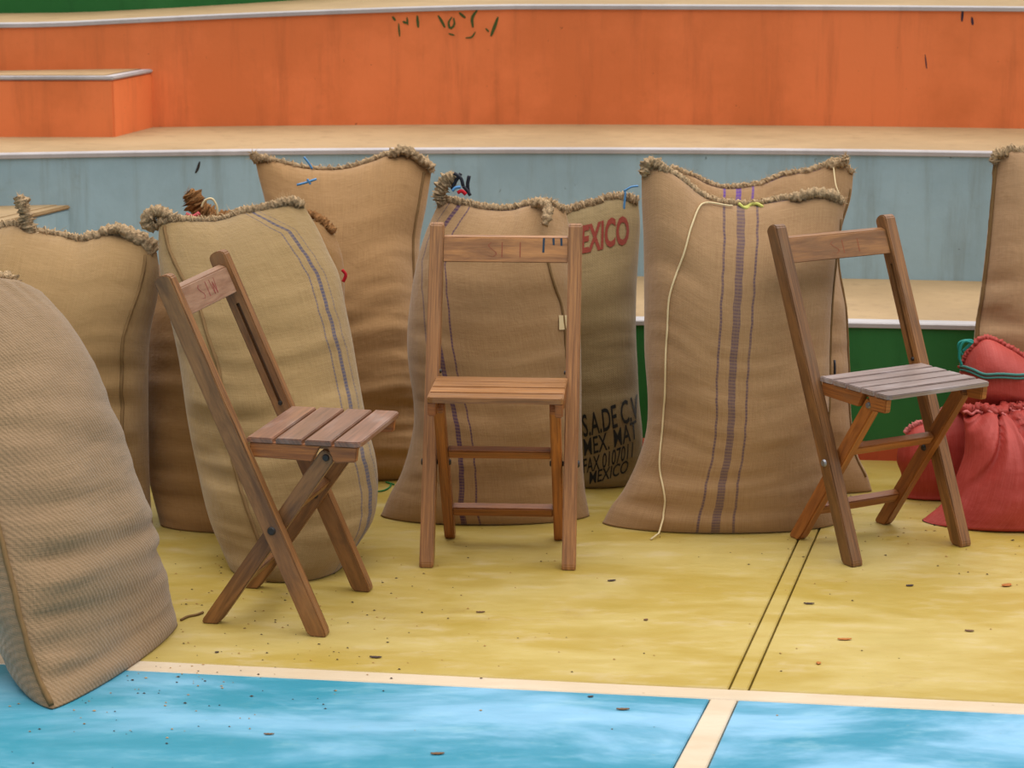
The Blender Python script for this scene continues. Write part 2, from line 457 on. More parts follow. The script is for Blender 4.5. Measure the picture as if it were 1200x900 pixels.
SACKS = {
 'front_left': dict(
  B=[(-0.906, 4.42, 0.0), (-0.83, 4.69, 0.0), (-0.76, 4.97, 0.0)],
  T=[(-1.25, 4.97, 0.735), (-1.16, 5.05, 0.752), (-1.09, 5.09, 0.746), (-1.03, 5.12, 0.712)],
  L=[(-0.906, 4.42, 0.0), (-0.947, 4.47, 0.057), (-0.987, 4.52, 0.161), (-1.017, 4.57, 0.242), (-1.059, 4.64, 0.343), (-1.124, 4.75, 0.495), (-1.2, 4.88, 0.645), (-1.25, 4.97, 0.735)],
  R=[(-0.735, 4.97, 0.0), (-0.77, 5.0, 0.1), (-0.825, 5.03, 0.25), (-0.885, 5.06, 0.4), (-0.937, 5.09, 0.55), (-0.985, 5.11, 0.65), (-1.03, 5.12, 0.712)],
 ),
 'left_behind': dict(
  B=[(-1.527, 5.72, 0.0), (-1.282, 5.72, 0.0), (-1.068, 5.72, 0.0), (-0.897, 5.72, 0.0)],
  T=[(-1.491, 5.846, 0.678), (-1.405, 5.852, 0.711), (-1.32, 5.857, 0.736), (-1.245, 5.86, 0.753), (-1.192, 5.857, 0.738), (-1.128, 5.855, 0.728), (-1.082, 5.853, 0.717), (-1.041, 5.855, 0.724), (-1.005, 5.857, 0.736), (-0.958, 5.856, 0.73), (-0.916, 5.853, 0.713), (-0.886, 5.848, 0.686)],
  L=[(-1.527, 5.72, 0.0), (-1.527, 5.729, 0.049), (-1.532, 5.768, 0.259), (-1.517, 5.815, 0.51), (-1.491, 5.846, 0.678)],
  R=[(-0.897, 5.72, 0.0), (-0.905, 5.737, 0.091), (-0.909, 5.768, 0.259), (-0.908, 5.799, 0.427), (-0.902, 5.813, 0.5), (-0.886, 5.827, 0.573), (-0.88, 5.838, 0.636), (-0.886, 5.848, 0.686)],
 ),
 'orange_brown': dict(
  B=[(-0.889, 5.78, 0.0), (-0.729, 5.78, 0.0), (-0.582, 5.78, 0.0), (-0.421, 5.78, 0.0)],
  T=[(-0.874, 6.103, 0.709), (-0.81, 6.112, 0.73), (-0.688, 6.118, 0.743), (-0.577, 6.12, 0.747), (-0.511, 6.114, 0.734), (-0.461, 6.097, 0.697)],
  L=[(-0.889, 5.78, 0.0), (-0.931, 5.849, 0.151), (-0.941, 5.95, 0.374), (-0.936, 6.025, 0.538), (-0.907, 6.072, 0.642), (-0.874, 6.103, 0.709)],
  R=[(-0.421, 5.78, 0.0), (-0.412, 5.831, 0.111), (-0.42, 5.932, 0.333), (-0.431, 6.015, 0.518), (-0.438, 6.068, 0.632), (-0.461, 6.097, 0.697)],
 ),
 'navy_striped': dict(
  B=[(-0.668, 5.4, 0.0), (-0.617, 5.4, 0.0), (-0.546, 5.4, 0.0), (-0.465, 5.4, 0.0), (-0.405, 5.4, 0.0)],
  T=[(-0.874, 5.815, 0.764), (-0.835, 5.819, 0.772), (-0.735, 5.818, 0.77), (-0.664, 5.829, 0.79), (-0.614, 5.833, 0.799), (-0.561, 5.84, 0.811), (-0.516, 5.837, 0.805)],
  L=[(-0.668, 5.4, 0.0), (-0.72, 5.455, 0.102), (-0.751, 5.508, 0.199), (-0.783, 5.573, 0.319), (-0.807, 5.639, 0.44), (-0.832, 5.69, 0.534), (-0.854, 5.726, 0.601), (-0.871, 5.774, 0.689), (-0.874, 5.815, 0.764)],
  R=[(-0.405, 5.4, 0.0), (-0.365, 5.428, 0.052), (-0.33, 5.458, 0.107), (-0.321, 5.495, 0.175), (-0.328, 5.53, 0.24), (-0.348, 5.566, 0.306), (-0.373, 5.627, 0.419), (-0.389, 5.67, 0.497), (-0.41, 5.717, 0.584), (-0.426, 5.752, 0.648), (-0.452, 5.778, 0.697), (-0.481, 5.808, 0.752), (-0.516, 5.837, 0.805)],
 ),
 'tall_plain': dict(
  B=[(-0.672, 6.28, 0.0), (-0.537, 6.28, 0.0), (-0.373, 6.28, 0.0), (-0.219, 6.28, 0.0)],
  T=[(-0.705, 6.469, 0.854), (-0.673, 6.468, 0.847), (-0.631, 6.466, 0.838), (-0.572, 6.462, 0.824), (-0.502, 6.461, 0.819), (-0.444, 6.462, 0.824), (-0.385, 6.466, 0.84), (-0.339, 6.47, 0.856), (-0.285, 6.47, 0.858), (-0.22, 6.461, 0.817)],
  L=[(-0.672, 6.28, 0.0), (-0.663, 6.294, 0.065), (-0.649, 6.335, 0.247), (-0.654, 6.395, 0.52), (-0.675, 6.441, 0.726), (-0.694, 6.458, 0.803), (-0.705, 6.469, 0.854)],
  R=[(-0.219, 6.28, 0.0), (-0.229, 6.304, 0.11), (-0.233, 6.345, 0.292), (-0.247, 6.385, 0.475), (-0.252, 6.418, 0.623), (-0.234, 6.441, 0.726), (-0.22, 6.461, 0.817)],
 ),
 'middle': dict(
  B=[(-0.337, 5.87, 0.0), (-0.149, 5.87, 0.0), (0.044, 5.87, 0.0), (0.199, 5.87, 0.0)],
  T=[(-0.191, 5.998, 0.781), (-0.163, 6.0, 0.794), (-0.12, 5.999, 0.786), (-0.054, 5.997, 0.773), (0.0, 5.997, 0.773), (0.044, 5.998, 0.784), (0.087, 5.999, 0.788), (0.137, 5.996, 0.769)],
  L=[(-0.337, 5.87, 0.0), (-0.313, 5.879, 0.055), (-0.287, 5.887, 0.101), (-0.265, 5.897, 0.166), (-0.251, 5.909, 0.237), (-0.253, 5.919, 0.3), (-0.264, 5.932, 0.377), (-0.268, 5.944, 0.453), (-0.259, 5.96, 0.55), (-0.244, 5.974, 0.636), (-0.222, 5.986, 0.711), (-0.191, 5.998, 0.781)],
  R=[(0.199, 5.87, 0.0), (0.186, 5.882, 0.075), (0.179, 5.904, 0.205), (0.177, 5.932, 0.377), (0.172, 5.96, 0.55), (0.159, 5.981, 0.678), (0.137, 5.996, 0.769)],
 ),
 'printed': dict(
  B=[(0.111, 6.2, 0.0), (0.207, 6.2, 0.0), (0.288, 6.2, 0.0), (0.332, 6.2, 0.0)],
  T=[(0.091, 6.291, 0.695), (0.137, 6.295, 0.723), (0.183, 6.297, 0.738), (0.228, 6.298, 0.75), (0.263, 6.3, 0.761), (0.301, 6.3, 0.763), (0.338, 6.299, 0.752)],
  L=[(0.111, 6.2, 0.0), (0.092, 6.22, 0.154), (0.078, 6.241, 0.314), (0.078, 6.271, 0.541), (0.091, 6.291, 0.695)],
  R=[(0.332, 6.2, 0.0), (0.348, 6.21, 0.073), (0.352, 6.217, 0.131), (0.343, 6.229, 0.222), (0.338, 6.241, 0.314), (0.333, 6.255, 0.416), (0.334, 6.268, 0.519), (0.339, 6.28, 0.609), (0.343, 6.291, 0.695), (0.338, 6.299, 0.752)],
 ),
 'violet_striped': dict(
  B=[(0.229, 5.8, 0.0), (0.433, 5.8, 0.0), (0.656, 5.8, 0.0), (0.825, 5.8, 0.0)],
  T=[(0.325, 5.917, 0.866), (0.359, 5.92, 0.891), (0.398, 5.918, 0.876), (0.439, 5.914, 0.849), (0.478, 5.91, 0.819), (0.525, 5.908, 0.804), (0.581, 5.907, 0.796), (0.649, 5.908, 0.804), (0.717, 5.91, 0.815), (0.764, 5.911, 0.823), (0.809, 5.91, 0.819), (0.833, 5.907, 0.798)],
  L=[(0.229, 5.8, 0.0), (0.251, 5.806, 0.041), (0.281, 5.811, 0.082), (0.315, 5.82, 0.151), (0.339, 5.831, 0.231), (0.343, 5.842, 0.31), (0.334, 5.859, 0.436), (0.333, 5.874, 0.55), (0.33, 5.897, 0.72), (0.326, 5.907, 0.798), (0.325, 5.917, 0.866)],
  R=[(0.825, 5.8, 0.0), (0.813, 5.813, 0.093), (0.801, 5.828, 0.207), (0.804, 5.842, 0.31), (0.805, 5.859, 0.436), (0.808, 5.874, 0.55), (0.818, 5.889, 0.664), (0.828, 5.899, 0.734), (0.833, 5.907, 0.798)],
 ),
 'behind_violet': dict(
  B=[(0.421, 6.12, 0.0), (0.592, 6.12, 0.0), (0.774, 6.12, 0.0), (0.961, 6.12, 0.0)],
  T=[(0.419, 6.238, 0.849), (0.48, 6.234, 0.826), (0.528, 6.231, 0.804), (0.575, 6.23, 0.797), (0.661, 6.232, 0.809), (0.719, 6.235, 0.831), (0.805, 6.237, 0.846), (0.857, 6.24, 0.866), (0.902, 6.236, 0.835)],
  L=[(0.421, 6.12, 0.0), (0.414, 6.125, 0.036), (0.403, 6.175, 0.397), (0.406, 6.218, 0.71), (0.419, 6.238, 0.849)],
  R=[(0.961, 6.12, 0.0), (0.947, 6.126, 0.045), (0.921, 6.133, 0.097), (0.904, 6.147, 0.194), (0.898, 6.167, 0.338), (0.888, 6.187, 0.487), (0.868, 6.203, 0.599), (0.872, 6.215, 0.688), (0.896, 6.227, 0.773), (0.902, 6.236, 0.835)],
 ),
 'right_edge': dict(
  B=[(1.227, 6.25, 0.0), (1.394, 6.25, 0.0), (1.58, 6.25, 0.0), (1.731, 6.25, 0.0)],
  T=[(1.297, 6.358, 0.866), (1.343, 6.36, 0.88), (1.423, 6.359, 0.875), (1.515, 6.358, 0.866), (1.607, 6.359, 0.875), (1.699, 6.359, 0.871)],
  L=[(1.227, 6.25, 0.0), (1.234, 6.262, 0.096), (1.245, 6.282, 0.258), (1.254, 6.302, 0.412), (1.265, 6.312, 0.493), (1.275, 6.322, 0.579), (1.282, 6.332, 0.657), (1.29, 6.345, 0.757), (1.297, 6.358, 0.866)],
  R=[(1.731, 6.25, 0.0), (1.735, 6.288, 0.304), (1.719, 6.325, 0.602), (1.699, 6.359, 0.871)],
 ),
 'red_front': dict(
  B=[(1.044, 5.82, 0.0), (1.194, 5.82, 0.0), (1.346, 5.82, 0.0), (1.498, 5.82, 0.0)],
  T=[(1.154, 5.919, 0.264), (1.202, 5.919, 0.264), (1.251, 5.92, 0.268), (1.312, 5.92, 0.268), (1.366, 5.919, 0.264), (1.421, 5.917, 0.26)],
  L=[(1.044, 5.82, 0.0), (1.1, 5.836, 0.042), (1.141, 5.866, 0.122), (1.156, 5.882, 0.165), (1.159, 5.901, 0.217), (1.154, 5.919, 0.264)],
  R=[(1.498, 5.82, 0.0), (1.49, 5.844, 0.063), (1.465, 5.874, 0.145), (1.445, 5.897, 0.206), (1.421, 5.917, 0.26)],
 ),
 'red_top': dict(
  B=[(1.161, 6.047, 0.235), (1.251, 6.046, 0.231), (1.34, 6.046, 0.231), (1.479, 6.046, 0.222)],
  T=[(1.172, 6.054, 0.343), (1.189, 6.057, 0.388), (1.232, 6.06, 0.426), (1.291, 6.058, 0.401), (1.347, 6.056, 0.366), (1.415, 6.053, 0.33), (1.468, 6.051, 0.294)],
  L=[(1.161, 6.047, 0.235), (1.161, 6.048, 0.262), (1.162, 6.051, 0.303), (1.172, 6.054, 0.343)],
  R=[(1.479, 6.046, 0.222), (1.482, 6.048, 0.262), (1.468, 6.051, 0.294)],
 ),
 'red_back': dict(
  B=[(1.027, 6.05, 0.0), (1.104, 6.05, 0.0), (1.171, 6.05, 0.0), (1.239, 6.05, 0.0)],
  T=[(1.039, 6.077, 0.168), (1.061, 6.08, 0.189), (1.102, 6.083, 0.204), (1.14, 6.087, 0.231), (1.18, 6.09, 0.249), (1.227, 6.09, 0.249)],
  L=[(1.027, 6.05, 0.0), (1.027, 6.06, 0.061), (1.015, 6.066, 0.097), (1.021, 6.072, 0.137), (1.039, 6.077, 0.168)],
  R=[(1.239, 6.05, 0.0), (1.238, 6.06, 0.061), (1.251, 6.069, 0.119), (1.246, 6.08, 0.186), (1.227, 6.09, 0.249)],
 ),
}
PARAMS = {
 'front_left':     dict(back=1.9, b0_back=.17, thick=.13, b0=.05, seed=3, folds=.009, lumps=.010, round_top=.5, ns=84, nt=110),
 'left_behind':    dict(thick=0.19, b0=.12, seed=5, folds=0.0121, round_top=.62),
 'orange_brown':   dict(thick=0.13, b0=.10, seed=8, folds=0.0121),
 'navy_striped':   dict(thick=0.17, b0=.14, seed=11, folds=0.0135, lumps=.010, round_top=.6,
                        guide=[(0,.978),(.114,.975),(.213,.96),(.31,.945),(.496,.936),(.62,.922),(.70,.91),(.775,.897),(.856,.88),(.93,.831),(.98,.706),(1,.64)]),
 'tall_plain':     dict(thick=0.15, b0=.07, seed=14, folds=0.0135),
 'middle':         dict(thick=0.165, b0=.11, seed=17, folds=0.0121, round_top=.62,
                        guide=[(0,.48),(.1,.435),(.3,.355),(.41,.318),(.566,.278),(.7,.235),(.823,.185),(.92,.19),(1,.26)]),
 'printed':        dict(thick=0.12, b0=.07, seed=21, folds=0.0081),
 'violet_striped': dict(thick=0.165, b0=.12, seed=24, folds=0.0135, lumps=.012, ns=84, nt=110,
                        guide=[(0,.465),(.046,.455),(.183,.428),(.379,.438),(.653,.476),(.973,.507),(1,.51)]),
 'behind_violet':  dict(thick=0.12, b0=.06, seed=27, folds=0.0108, guide=[(0,.369),(1,.369)]),
 'right_edge':     dict(thick=.09, b0=.06, seed=31, folds=0.0108, power=3.0),
 'red_front':      dict(thick=.15, b0=.12, seed=35, folds=0.0041, lumps=.016, gather=0, pleats=.045),
 'red_top':        dict(thick=.105, b0=.06, seed=38, folds=0.0054, lumps=.022, gather=0, ns=56, nt=48),
 'red_back':       dict(thick=.08, b0=.05, seed=41, folds=0.0054, lumps=.022, gather=0, ns=56, nt=48),
}

# ================================================================ FLOOR
floor_bm = bmesh.new()
def slab(name, poly, mat, parent, z0=-.03, z1=0.0, bev=.0025):
    bm = bmesh.new()
    vs = [bm.verts.new((x, y, z1)) for x, y in poly]
    f = bm.faces.new(vs)
    if f.normal.z < 0: f.normal_flip()
    bmesh.ops.recalc_face_normals(bm, faces=bm.faces)
    r = bmesh.ops.extrude_face_region(bm, geom=[f])
    for v in [g for g in r['geom'] if isinstance(g, bmesh.types.BMVert)]: v.co.z = z0
    bmesh.ops.recalc_face_normals(bm, faces=bm.faces)
    ed = [e for e in bm.edges if all(v.co.z > z1 - 1e-5 for v in e.verts)]
    bmesh.ops.bevel(bm, geom=ed, offset=bev, segments=1, affect='EDGES')
    me = bpy.data.meshes.new(name); bm.to_mesh(me); bm.free()
    return link(name, me, mat, parent)

fl_me = mesh_from('floor', [(-9, -6.2, -.03), (9, -6.2, -.03), (9, 6.9, -.03), (-9, 6.9, -.03), (-9, -6.2, -.1), (9, -6.2, -.1), (9, 6.9, -.1), (-9, 6.9, -.1)],
                  [(0, 1, 2, 3), (4, 7, 6, 5), (0, 4, 5, 1), (1, 5, 6, 2), (2, 6, 7, 3), (3, 7, 4, 0)])
floor = struct(link('floor', fl_me, M['joint']))
# direction along the cross line and along the joints
ex = Vector((1.0, -.147)).normalized(); O = Vector((.433, 4.512))      # white line runs along ex
def W(a, b):                                                         # a along the white line, b towards the bleachers
    ey = Vector((.238, .971)).normalized()
    q = O + ex * a + ey * b; return (q.x, q.y)
g = .0022
slab('yellow_slab', [W(-8, .033), W(-.004 - g, .033), W(-.004 - g, 3.2), W(-8, 3.2)], M['yellow'], floor)
slab('yellow_strip', [W(-.004 + g, .033), W(.036 - g, .033), W(.034 - g, 3.2), W(-.004 + g, 3.2)], M['yellow'], floor)
slab('yellow_slab', [W(.036 + g, .033), W(8, .033), W(8, 3.2), W(.034 + g, 3.2)], M['yellow'], floor)
slab('white_strip', [W(-8, -.030), W(8, -.030), W(8, .030), W(-8, .030)], M['white'], floor)
slab('white_strip', [W(-.030, -.033), W(.022, -.033), W(.02, -10), W(-.20, -10)], M['white'], floor)
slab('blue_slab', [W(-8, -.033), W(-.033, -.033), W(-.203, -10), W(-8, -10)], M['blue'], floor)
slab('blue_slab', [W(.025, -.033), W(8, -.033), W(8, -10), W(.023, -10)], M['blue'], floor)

# ================================================================ BLEACHERS (gently curved tiers)
def arc(x): return 7.25 - .055 * (x - .1) ** 2
XS = [-4.2 + i * .12 for i in range(71)]
def tier(names, y_of, ynext_of, z0_of, z1_of, riser_mat, nose=.03):
    """a riser with its pale nosing and the tread behind it"""
    def sheet(nm, rows, mat):
        V, F = [], []; m = len(rows[0])
        for r in rows: V += r
        for a in range(len(rows) - 1):
            for i in range(m - 1): F.append((a * m + i, a * m + i + 1, (a + 1) * m + i + 1, (a + 1) * m + i))
        return link(nm, mesh_from(nm, V, F), mat)
    ris = sheet(names[0], [[(x, y_of(x), z0_of(x)) for x in XS], [(x, y_of(x), z1_of(x) - .016) for x in XS]], riser_mat)
    struct(ris)
    n_ = sheet('nosing', [[(x, y_of(x), z1_of(x) - .016) for x in XS], [(x, y_of(x) - .006, z1_of(x) - .014) for x in XS],
                          [(x, y_of(x) - .006, z1_of(x) - .003) for x in XS], [(x, y_of(x) - .002, z1_of(x)) for x in XS],
                          [(x, y_of(x) + nose, z1_of(x) + .0005) for x in XS]], M['nosing'])
    n_.parent = ris
    tr = sheet(names[1], [[(x, y_of(x) + nose, z1_of(x)) for x in XS], [(x, ynext_of(x) + .02, z1_of(x) + .004) for x in XS]], M['tread'])
    struct(tr)
    return ris
yg = lambda x: arc(x) - .72
yo = lambda x: arc(x) + .69
def dip(x): return 1.19 - .05 * min(1, max(0, (-x) / 1.5)) ** 1.3
yt = lambda x: arc(x) + .69 + .52 + .30 * (1 - min(1, max(0, (-x - .3) / .9))) + .35 * min(1, max(0, x + .9))
green_riser = tier(('green_riser', 'lower_tread'), yg, arc, lambda x: -.03, lambda x: .39, M['green_dark'], .05)
blue_riser = tier(('blue_riser', 'middle_tread'), arc, yo, lambda x: .38, lambda x: .79, M['blue_paint'])
orange_riser = tier(('orange_riser', 'upper_tread'), yo, yt, lambda x: .78, dip, M['orange_paint'], .03)
top_riser = tier(('top_green_riser', 'top_tread'), yt, lambda x: yt(x) + .8, lambda x: dip(x) - .01, lambda x: 1.58, M['green_dark'])
# brick-orange band at the foot of the lowest riser
V, F = [], []
for x in XS:
    y = yg(x); V += [(x, y - .02, -.02), (x, y - .02, .044), (x, y - .014, .05), (x, y + .002, .05)]
for i in range(len(XS) - 1):
    for k in range(3): F.append((i * 4 + k, (i + 1) * 4 + k, (i + 1) * 4 + k + 1, i * 4 + k + 1))
band = link('foot_band', mesh_from('foot_band', V, F), M['kerb_orange'], green_riser)

# half-height aisle steps
def aisle_step(name, x1, y0, y1, z0, z1, mat, skew, nose):
    """block whose right end slants back to the riser"""
    def build(nm, zz0, zz1, grow, mt, par=None):
        pts = [(-4, y0 - grow), (x1 + grow, y0 - grow), (x1 + skew + grow, y1), (-4, y1)]
        b = bmesh.new()
        lo = [b.verts.new((x, y, zz0)) for x, y in pts]; hi = [b.verts.new((x, y, zz1)) for x, y in pts]
        b.faces.new(lo[::-1]); b.faces.new(hi)
        for i in range(4): b.faces.new((lo[i], lo[(i + 1) % 4], hi[(i + 1) % 4], hi[i]))
        bmesh.ops.bevel(b, geom=[e for e in b.edges], offset=.004, segments=2, affect='EDGES')
        me = bpy.data.meshes.new(nm); b.to_mesh(me); b.free()
        return link(nm, me, mt, par)
    body = struct(build(name, z0, z1 - .012, 0, mat))
    build('step_nosing', z1 - .012, z1, .004, nose, body)
    top = build('step_tread', z1 - .004, z1 + .002, -.028, M['tread'], body)
    return body
aisle_step('orange_aisle_step', -1.268, 7.555, 8.0, .785, .985, M['orange_paint'], .12, M['nosing'])
aisle_step('blue_aisle_step', -1.48, 6.78, 7.16, .385, .631, M['blue_paint'], .145, M['tread'])

# graffiti strokes: flat paint marks on the risers
def stroke(pts, w, mat, parent, y_of):
    """a brushed ribbon on the wall face through (x, z) points"""
    P = smooth_path([(p[0], 0, p[1]) for p in pts], 10); V, F = [], []
    for i, p in enumerate(P):
        t = (P[min(9, i + 1)] - P[max(0, i - 1)]).normalized(); nn = Vector((-t.z, 0, t.x))
        ww = w * (.35 + .65 * math.sin(math.pi * (i + .6) / 10.6))
        for s in (-1, 1):
            q = p + nn * s * ww; V.append((q.x, y_of(q.x) - .0015, q.z))
    for i in range(9): F.append((2 * i, 2 * i + 1, 2 * i + 3, 2 * i + 2))
    return link('painted_mark', mesh_from('painted_mark', V, F), mat, parent)
M['mark_green'] = plain('green_marker', srgb(74, 92, 44), .7)
M['mark_dark'] = plain('dark_marker', srgb(60, 46, 66), .7)
def zpx(v): return 1.17 - (v - 12) * .00286          # strokes measured down from the wall's top edge
for pts, w in (
    ([(-.385, 18), (-.375, 23)], .004), ([(-.365, 26), (-.362, 41)], .003), ([(-.352, 24), (-.338, 26)], .004), ([(-.338, 19), (-.335, 28)], .003),
    ([(-.305, 17), (-.302, 31)], .0045), ([(-.238, 17), (-.226, 24), (-.216, 31)], .0045), ([(-.193, 19), (-.204, 25), (-.199, 32), (-.186, 28), (-.188, 20)], .004),
    ([(-.205, 38), (-.185, 40)], .003), ([(-.17, 14), (-.150, 20)], .0045), ([(-.112, 11), (-.128, 20), (-.126, 31)], .005), ([(-.150, 43), (-.13, 42), (-.118, 36)], .003),
    ([(-.045, 19), (-.056, 30), (-.068, 41)], .0055), ([(-.085, 32), (-.075, 36)], .003)):
    stroke([(x * 1.03, zpx(v)) for x, v in pts], w, M['mark_green'], orange_riser, yo)
for pts, w in (([(1.475, 8), (1.474, 22)], .004), ([(1.505, 17), (1.509, 26)], .004), ([(1.36, 60), (1.367, 76)], .002), ([(1.56, 7), (1.60, 9)], .002)):
    stroke([(x, zpx(v)) for x, v in pts], w, M['mark_dark'], orange_riser, yo)
stroke([(-.950, .757), (-.957, .735), (-.964, .722)], .004, M['bolt'], blue_riser, arc)

# ================================================================ SACKS
def hem_curve(sh, n=70, off=.004, s0=0.0, s1=1.0):
    return [sh.top(s0 + (s1 - s0) * i / (n - 1), off) for i in range(n)]

def lumpy(seed, amp=.45, freq=.35):
    def f(i, k):
        a = k * .7
        return 1 + amp * mnoise.noise(Vector((i * freq, math.cos(a) * 1.3, seed + math.sin(a)))) + amp * .8 * mnoise.noise(Vector((i * freq * 2.9, math.cos(a) * 3, seed + 9 + 3 * math.sin(a))))
    return f

def fuzz(parent, pts, n, seed, length=.012, mat=None, w=.0008):
    """loose fibres standing off a frayed edge"""
    rnd = random.Random(seed); V, F = [], []
    for _ in range(n):
        i = rnd.randrange(len(pts) - 1); p = pts[i].lerp(pts[i + 1], rnd.random())
        d = Vector((rnd.gauss(0, .6), rnd.gauss(0, .6), rnd.gauss(.35, .6))).normalized()
        L = length * rnd.uniform(.4, 1.4); a = d.orthogonal().normalized(); b = d.cross(a)
        bend = Vector((rnd.gauss(0, 1), rnd.gauss(0, 1), rnd.gauss(-.3, 1))) * L * .35
        base = len(V); p = p + d * .004
        for f in (0, .5, 1):
            q = p + d * L * f + bend * f * f
            for e in (a, b, -(a + b)): V.append(q + e * w * (1.1 - f))
        for s in (0, 3):
            for k in range(3): F.append((base + s + k, base + s + (k + 1) % 3, base + s + 3 + (k + 1) % 3, base + s + 3 + k))
    o = link('frayed_fibres', mesh_from('frayed_fibres', V, F), mat or M['fibre'], parent)
    o['kind'] = 'stuff'; return o

def stitch(parent, pts, r, pitch, mat, name='stitching', rad=.0013):
    """overhand thread wound round the rolled hem"""
    P = []; L = 0.0
    dens = []
    for a, b in zip(pts, pts[1:]):
        for f in range(6): dens.append(a.lerp(b, f / 6))
    for i, p in enumerate(dens[:-1]):
        t = (dens[i + 1] - p); L += t.length
        if t.length < 1e-9: continue
        t.normalize(); a = t.orthogonal().normalized(); b = t.cross(a)
        ang = L / pitch * 2 * math.pi
        P.append(p + (a * math.cos(ang) + b * math.sin(ang)) * r)
    return tube(name, P, rad, mat, parent, sides=4)

SHAPES = {}
def sack(key, mat, label, r=.0095, hem=True, fibres=420, group=None, name='jute_sack', hem_mat=None, stitched=True, ears=(), cat='sack', hemk=((0, 1), (1, 1))):
    sh = SackShape(key, **SACKS[key], **PARAMS[key]); SHAPES[key] = sh
    base = (Vector(SACKS[key]['B'][0]) + Vector(SACKS[key]['B'][-1])) * .5
    root = thing(name, label, cat, base, 0.0, group)
    V, F, UV = sh.mesh()
    V = [v - base for v in V]
    me = mesh_from('cloth_body', V, F, UV)
    body = link('cloth_body', me, mat, root, smooth=True)
    seed = PARAMS[key]['seed']
    if hem:
        pts = [p - base for p in hem_curve(sh, 170)]
        tube('rolled_hem', pts, r, hem_mat or M['hem'], root, sides=9, rfun=(lambda L: (lambda i, k: L(i, k) * lin_keys(hemk, i / 169)))(lumpy(seed, .75, .55)))
        if stitched: stitch(root, pts, r * 1.12, .026, M['fibre'])
        if fibres: fuzz(root, pts, fibres, seed)
    for e in ears: ear(root, base, *e)
    return root, sh, base

def ear(root, base, path, r, mat='hem', seed=1, tuft=140, name='tied_corner'):
    P = [Vector(p) - base for p in smooth_path(path, 44)]
    lum = lumpy(seed * 3.3, .7, .42)
    o = tube(name, P, r, M[mat], root, sides=12, rfun=lambda i, k: lum(i, k) * (1.0 if 3 < i < 40 else .7))
    if tuft: fuzz(root, P[8:], tuft, seed * 5 + 2, .014, M['fibre'] if mat == 'hem' else M[mat])
    return o

def on(sh, base, stl, off=.004, n=40):
    P = [(s, t, 0) for s, t in stl]
    return [sh.point(p.x, p.y, off) - base for p in smooth_path(P, n)]

def seam(root, sh, base, stl, r=.0038, mat='seam', n=60, name='side_seam'):
    pts = on(sh, base, stl, r * .5, n)
    tube(name, pts, r, M[mat], root, sides=7, rfun=lumpy(r * 999, .3, 1.3))
    return pts

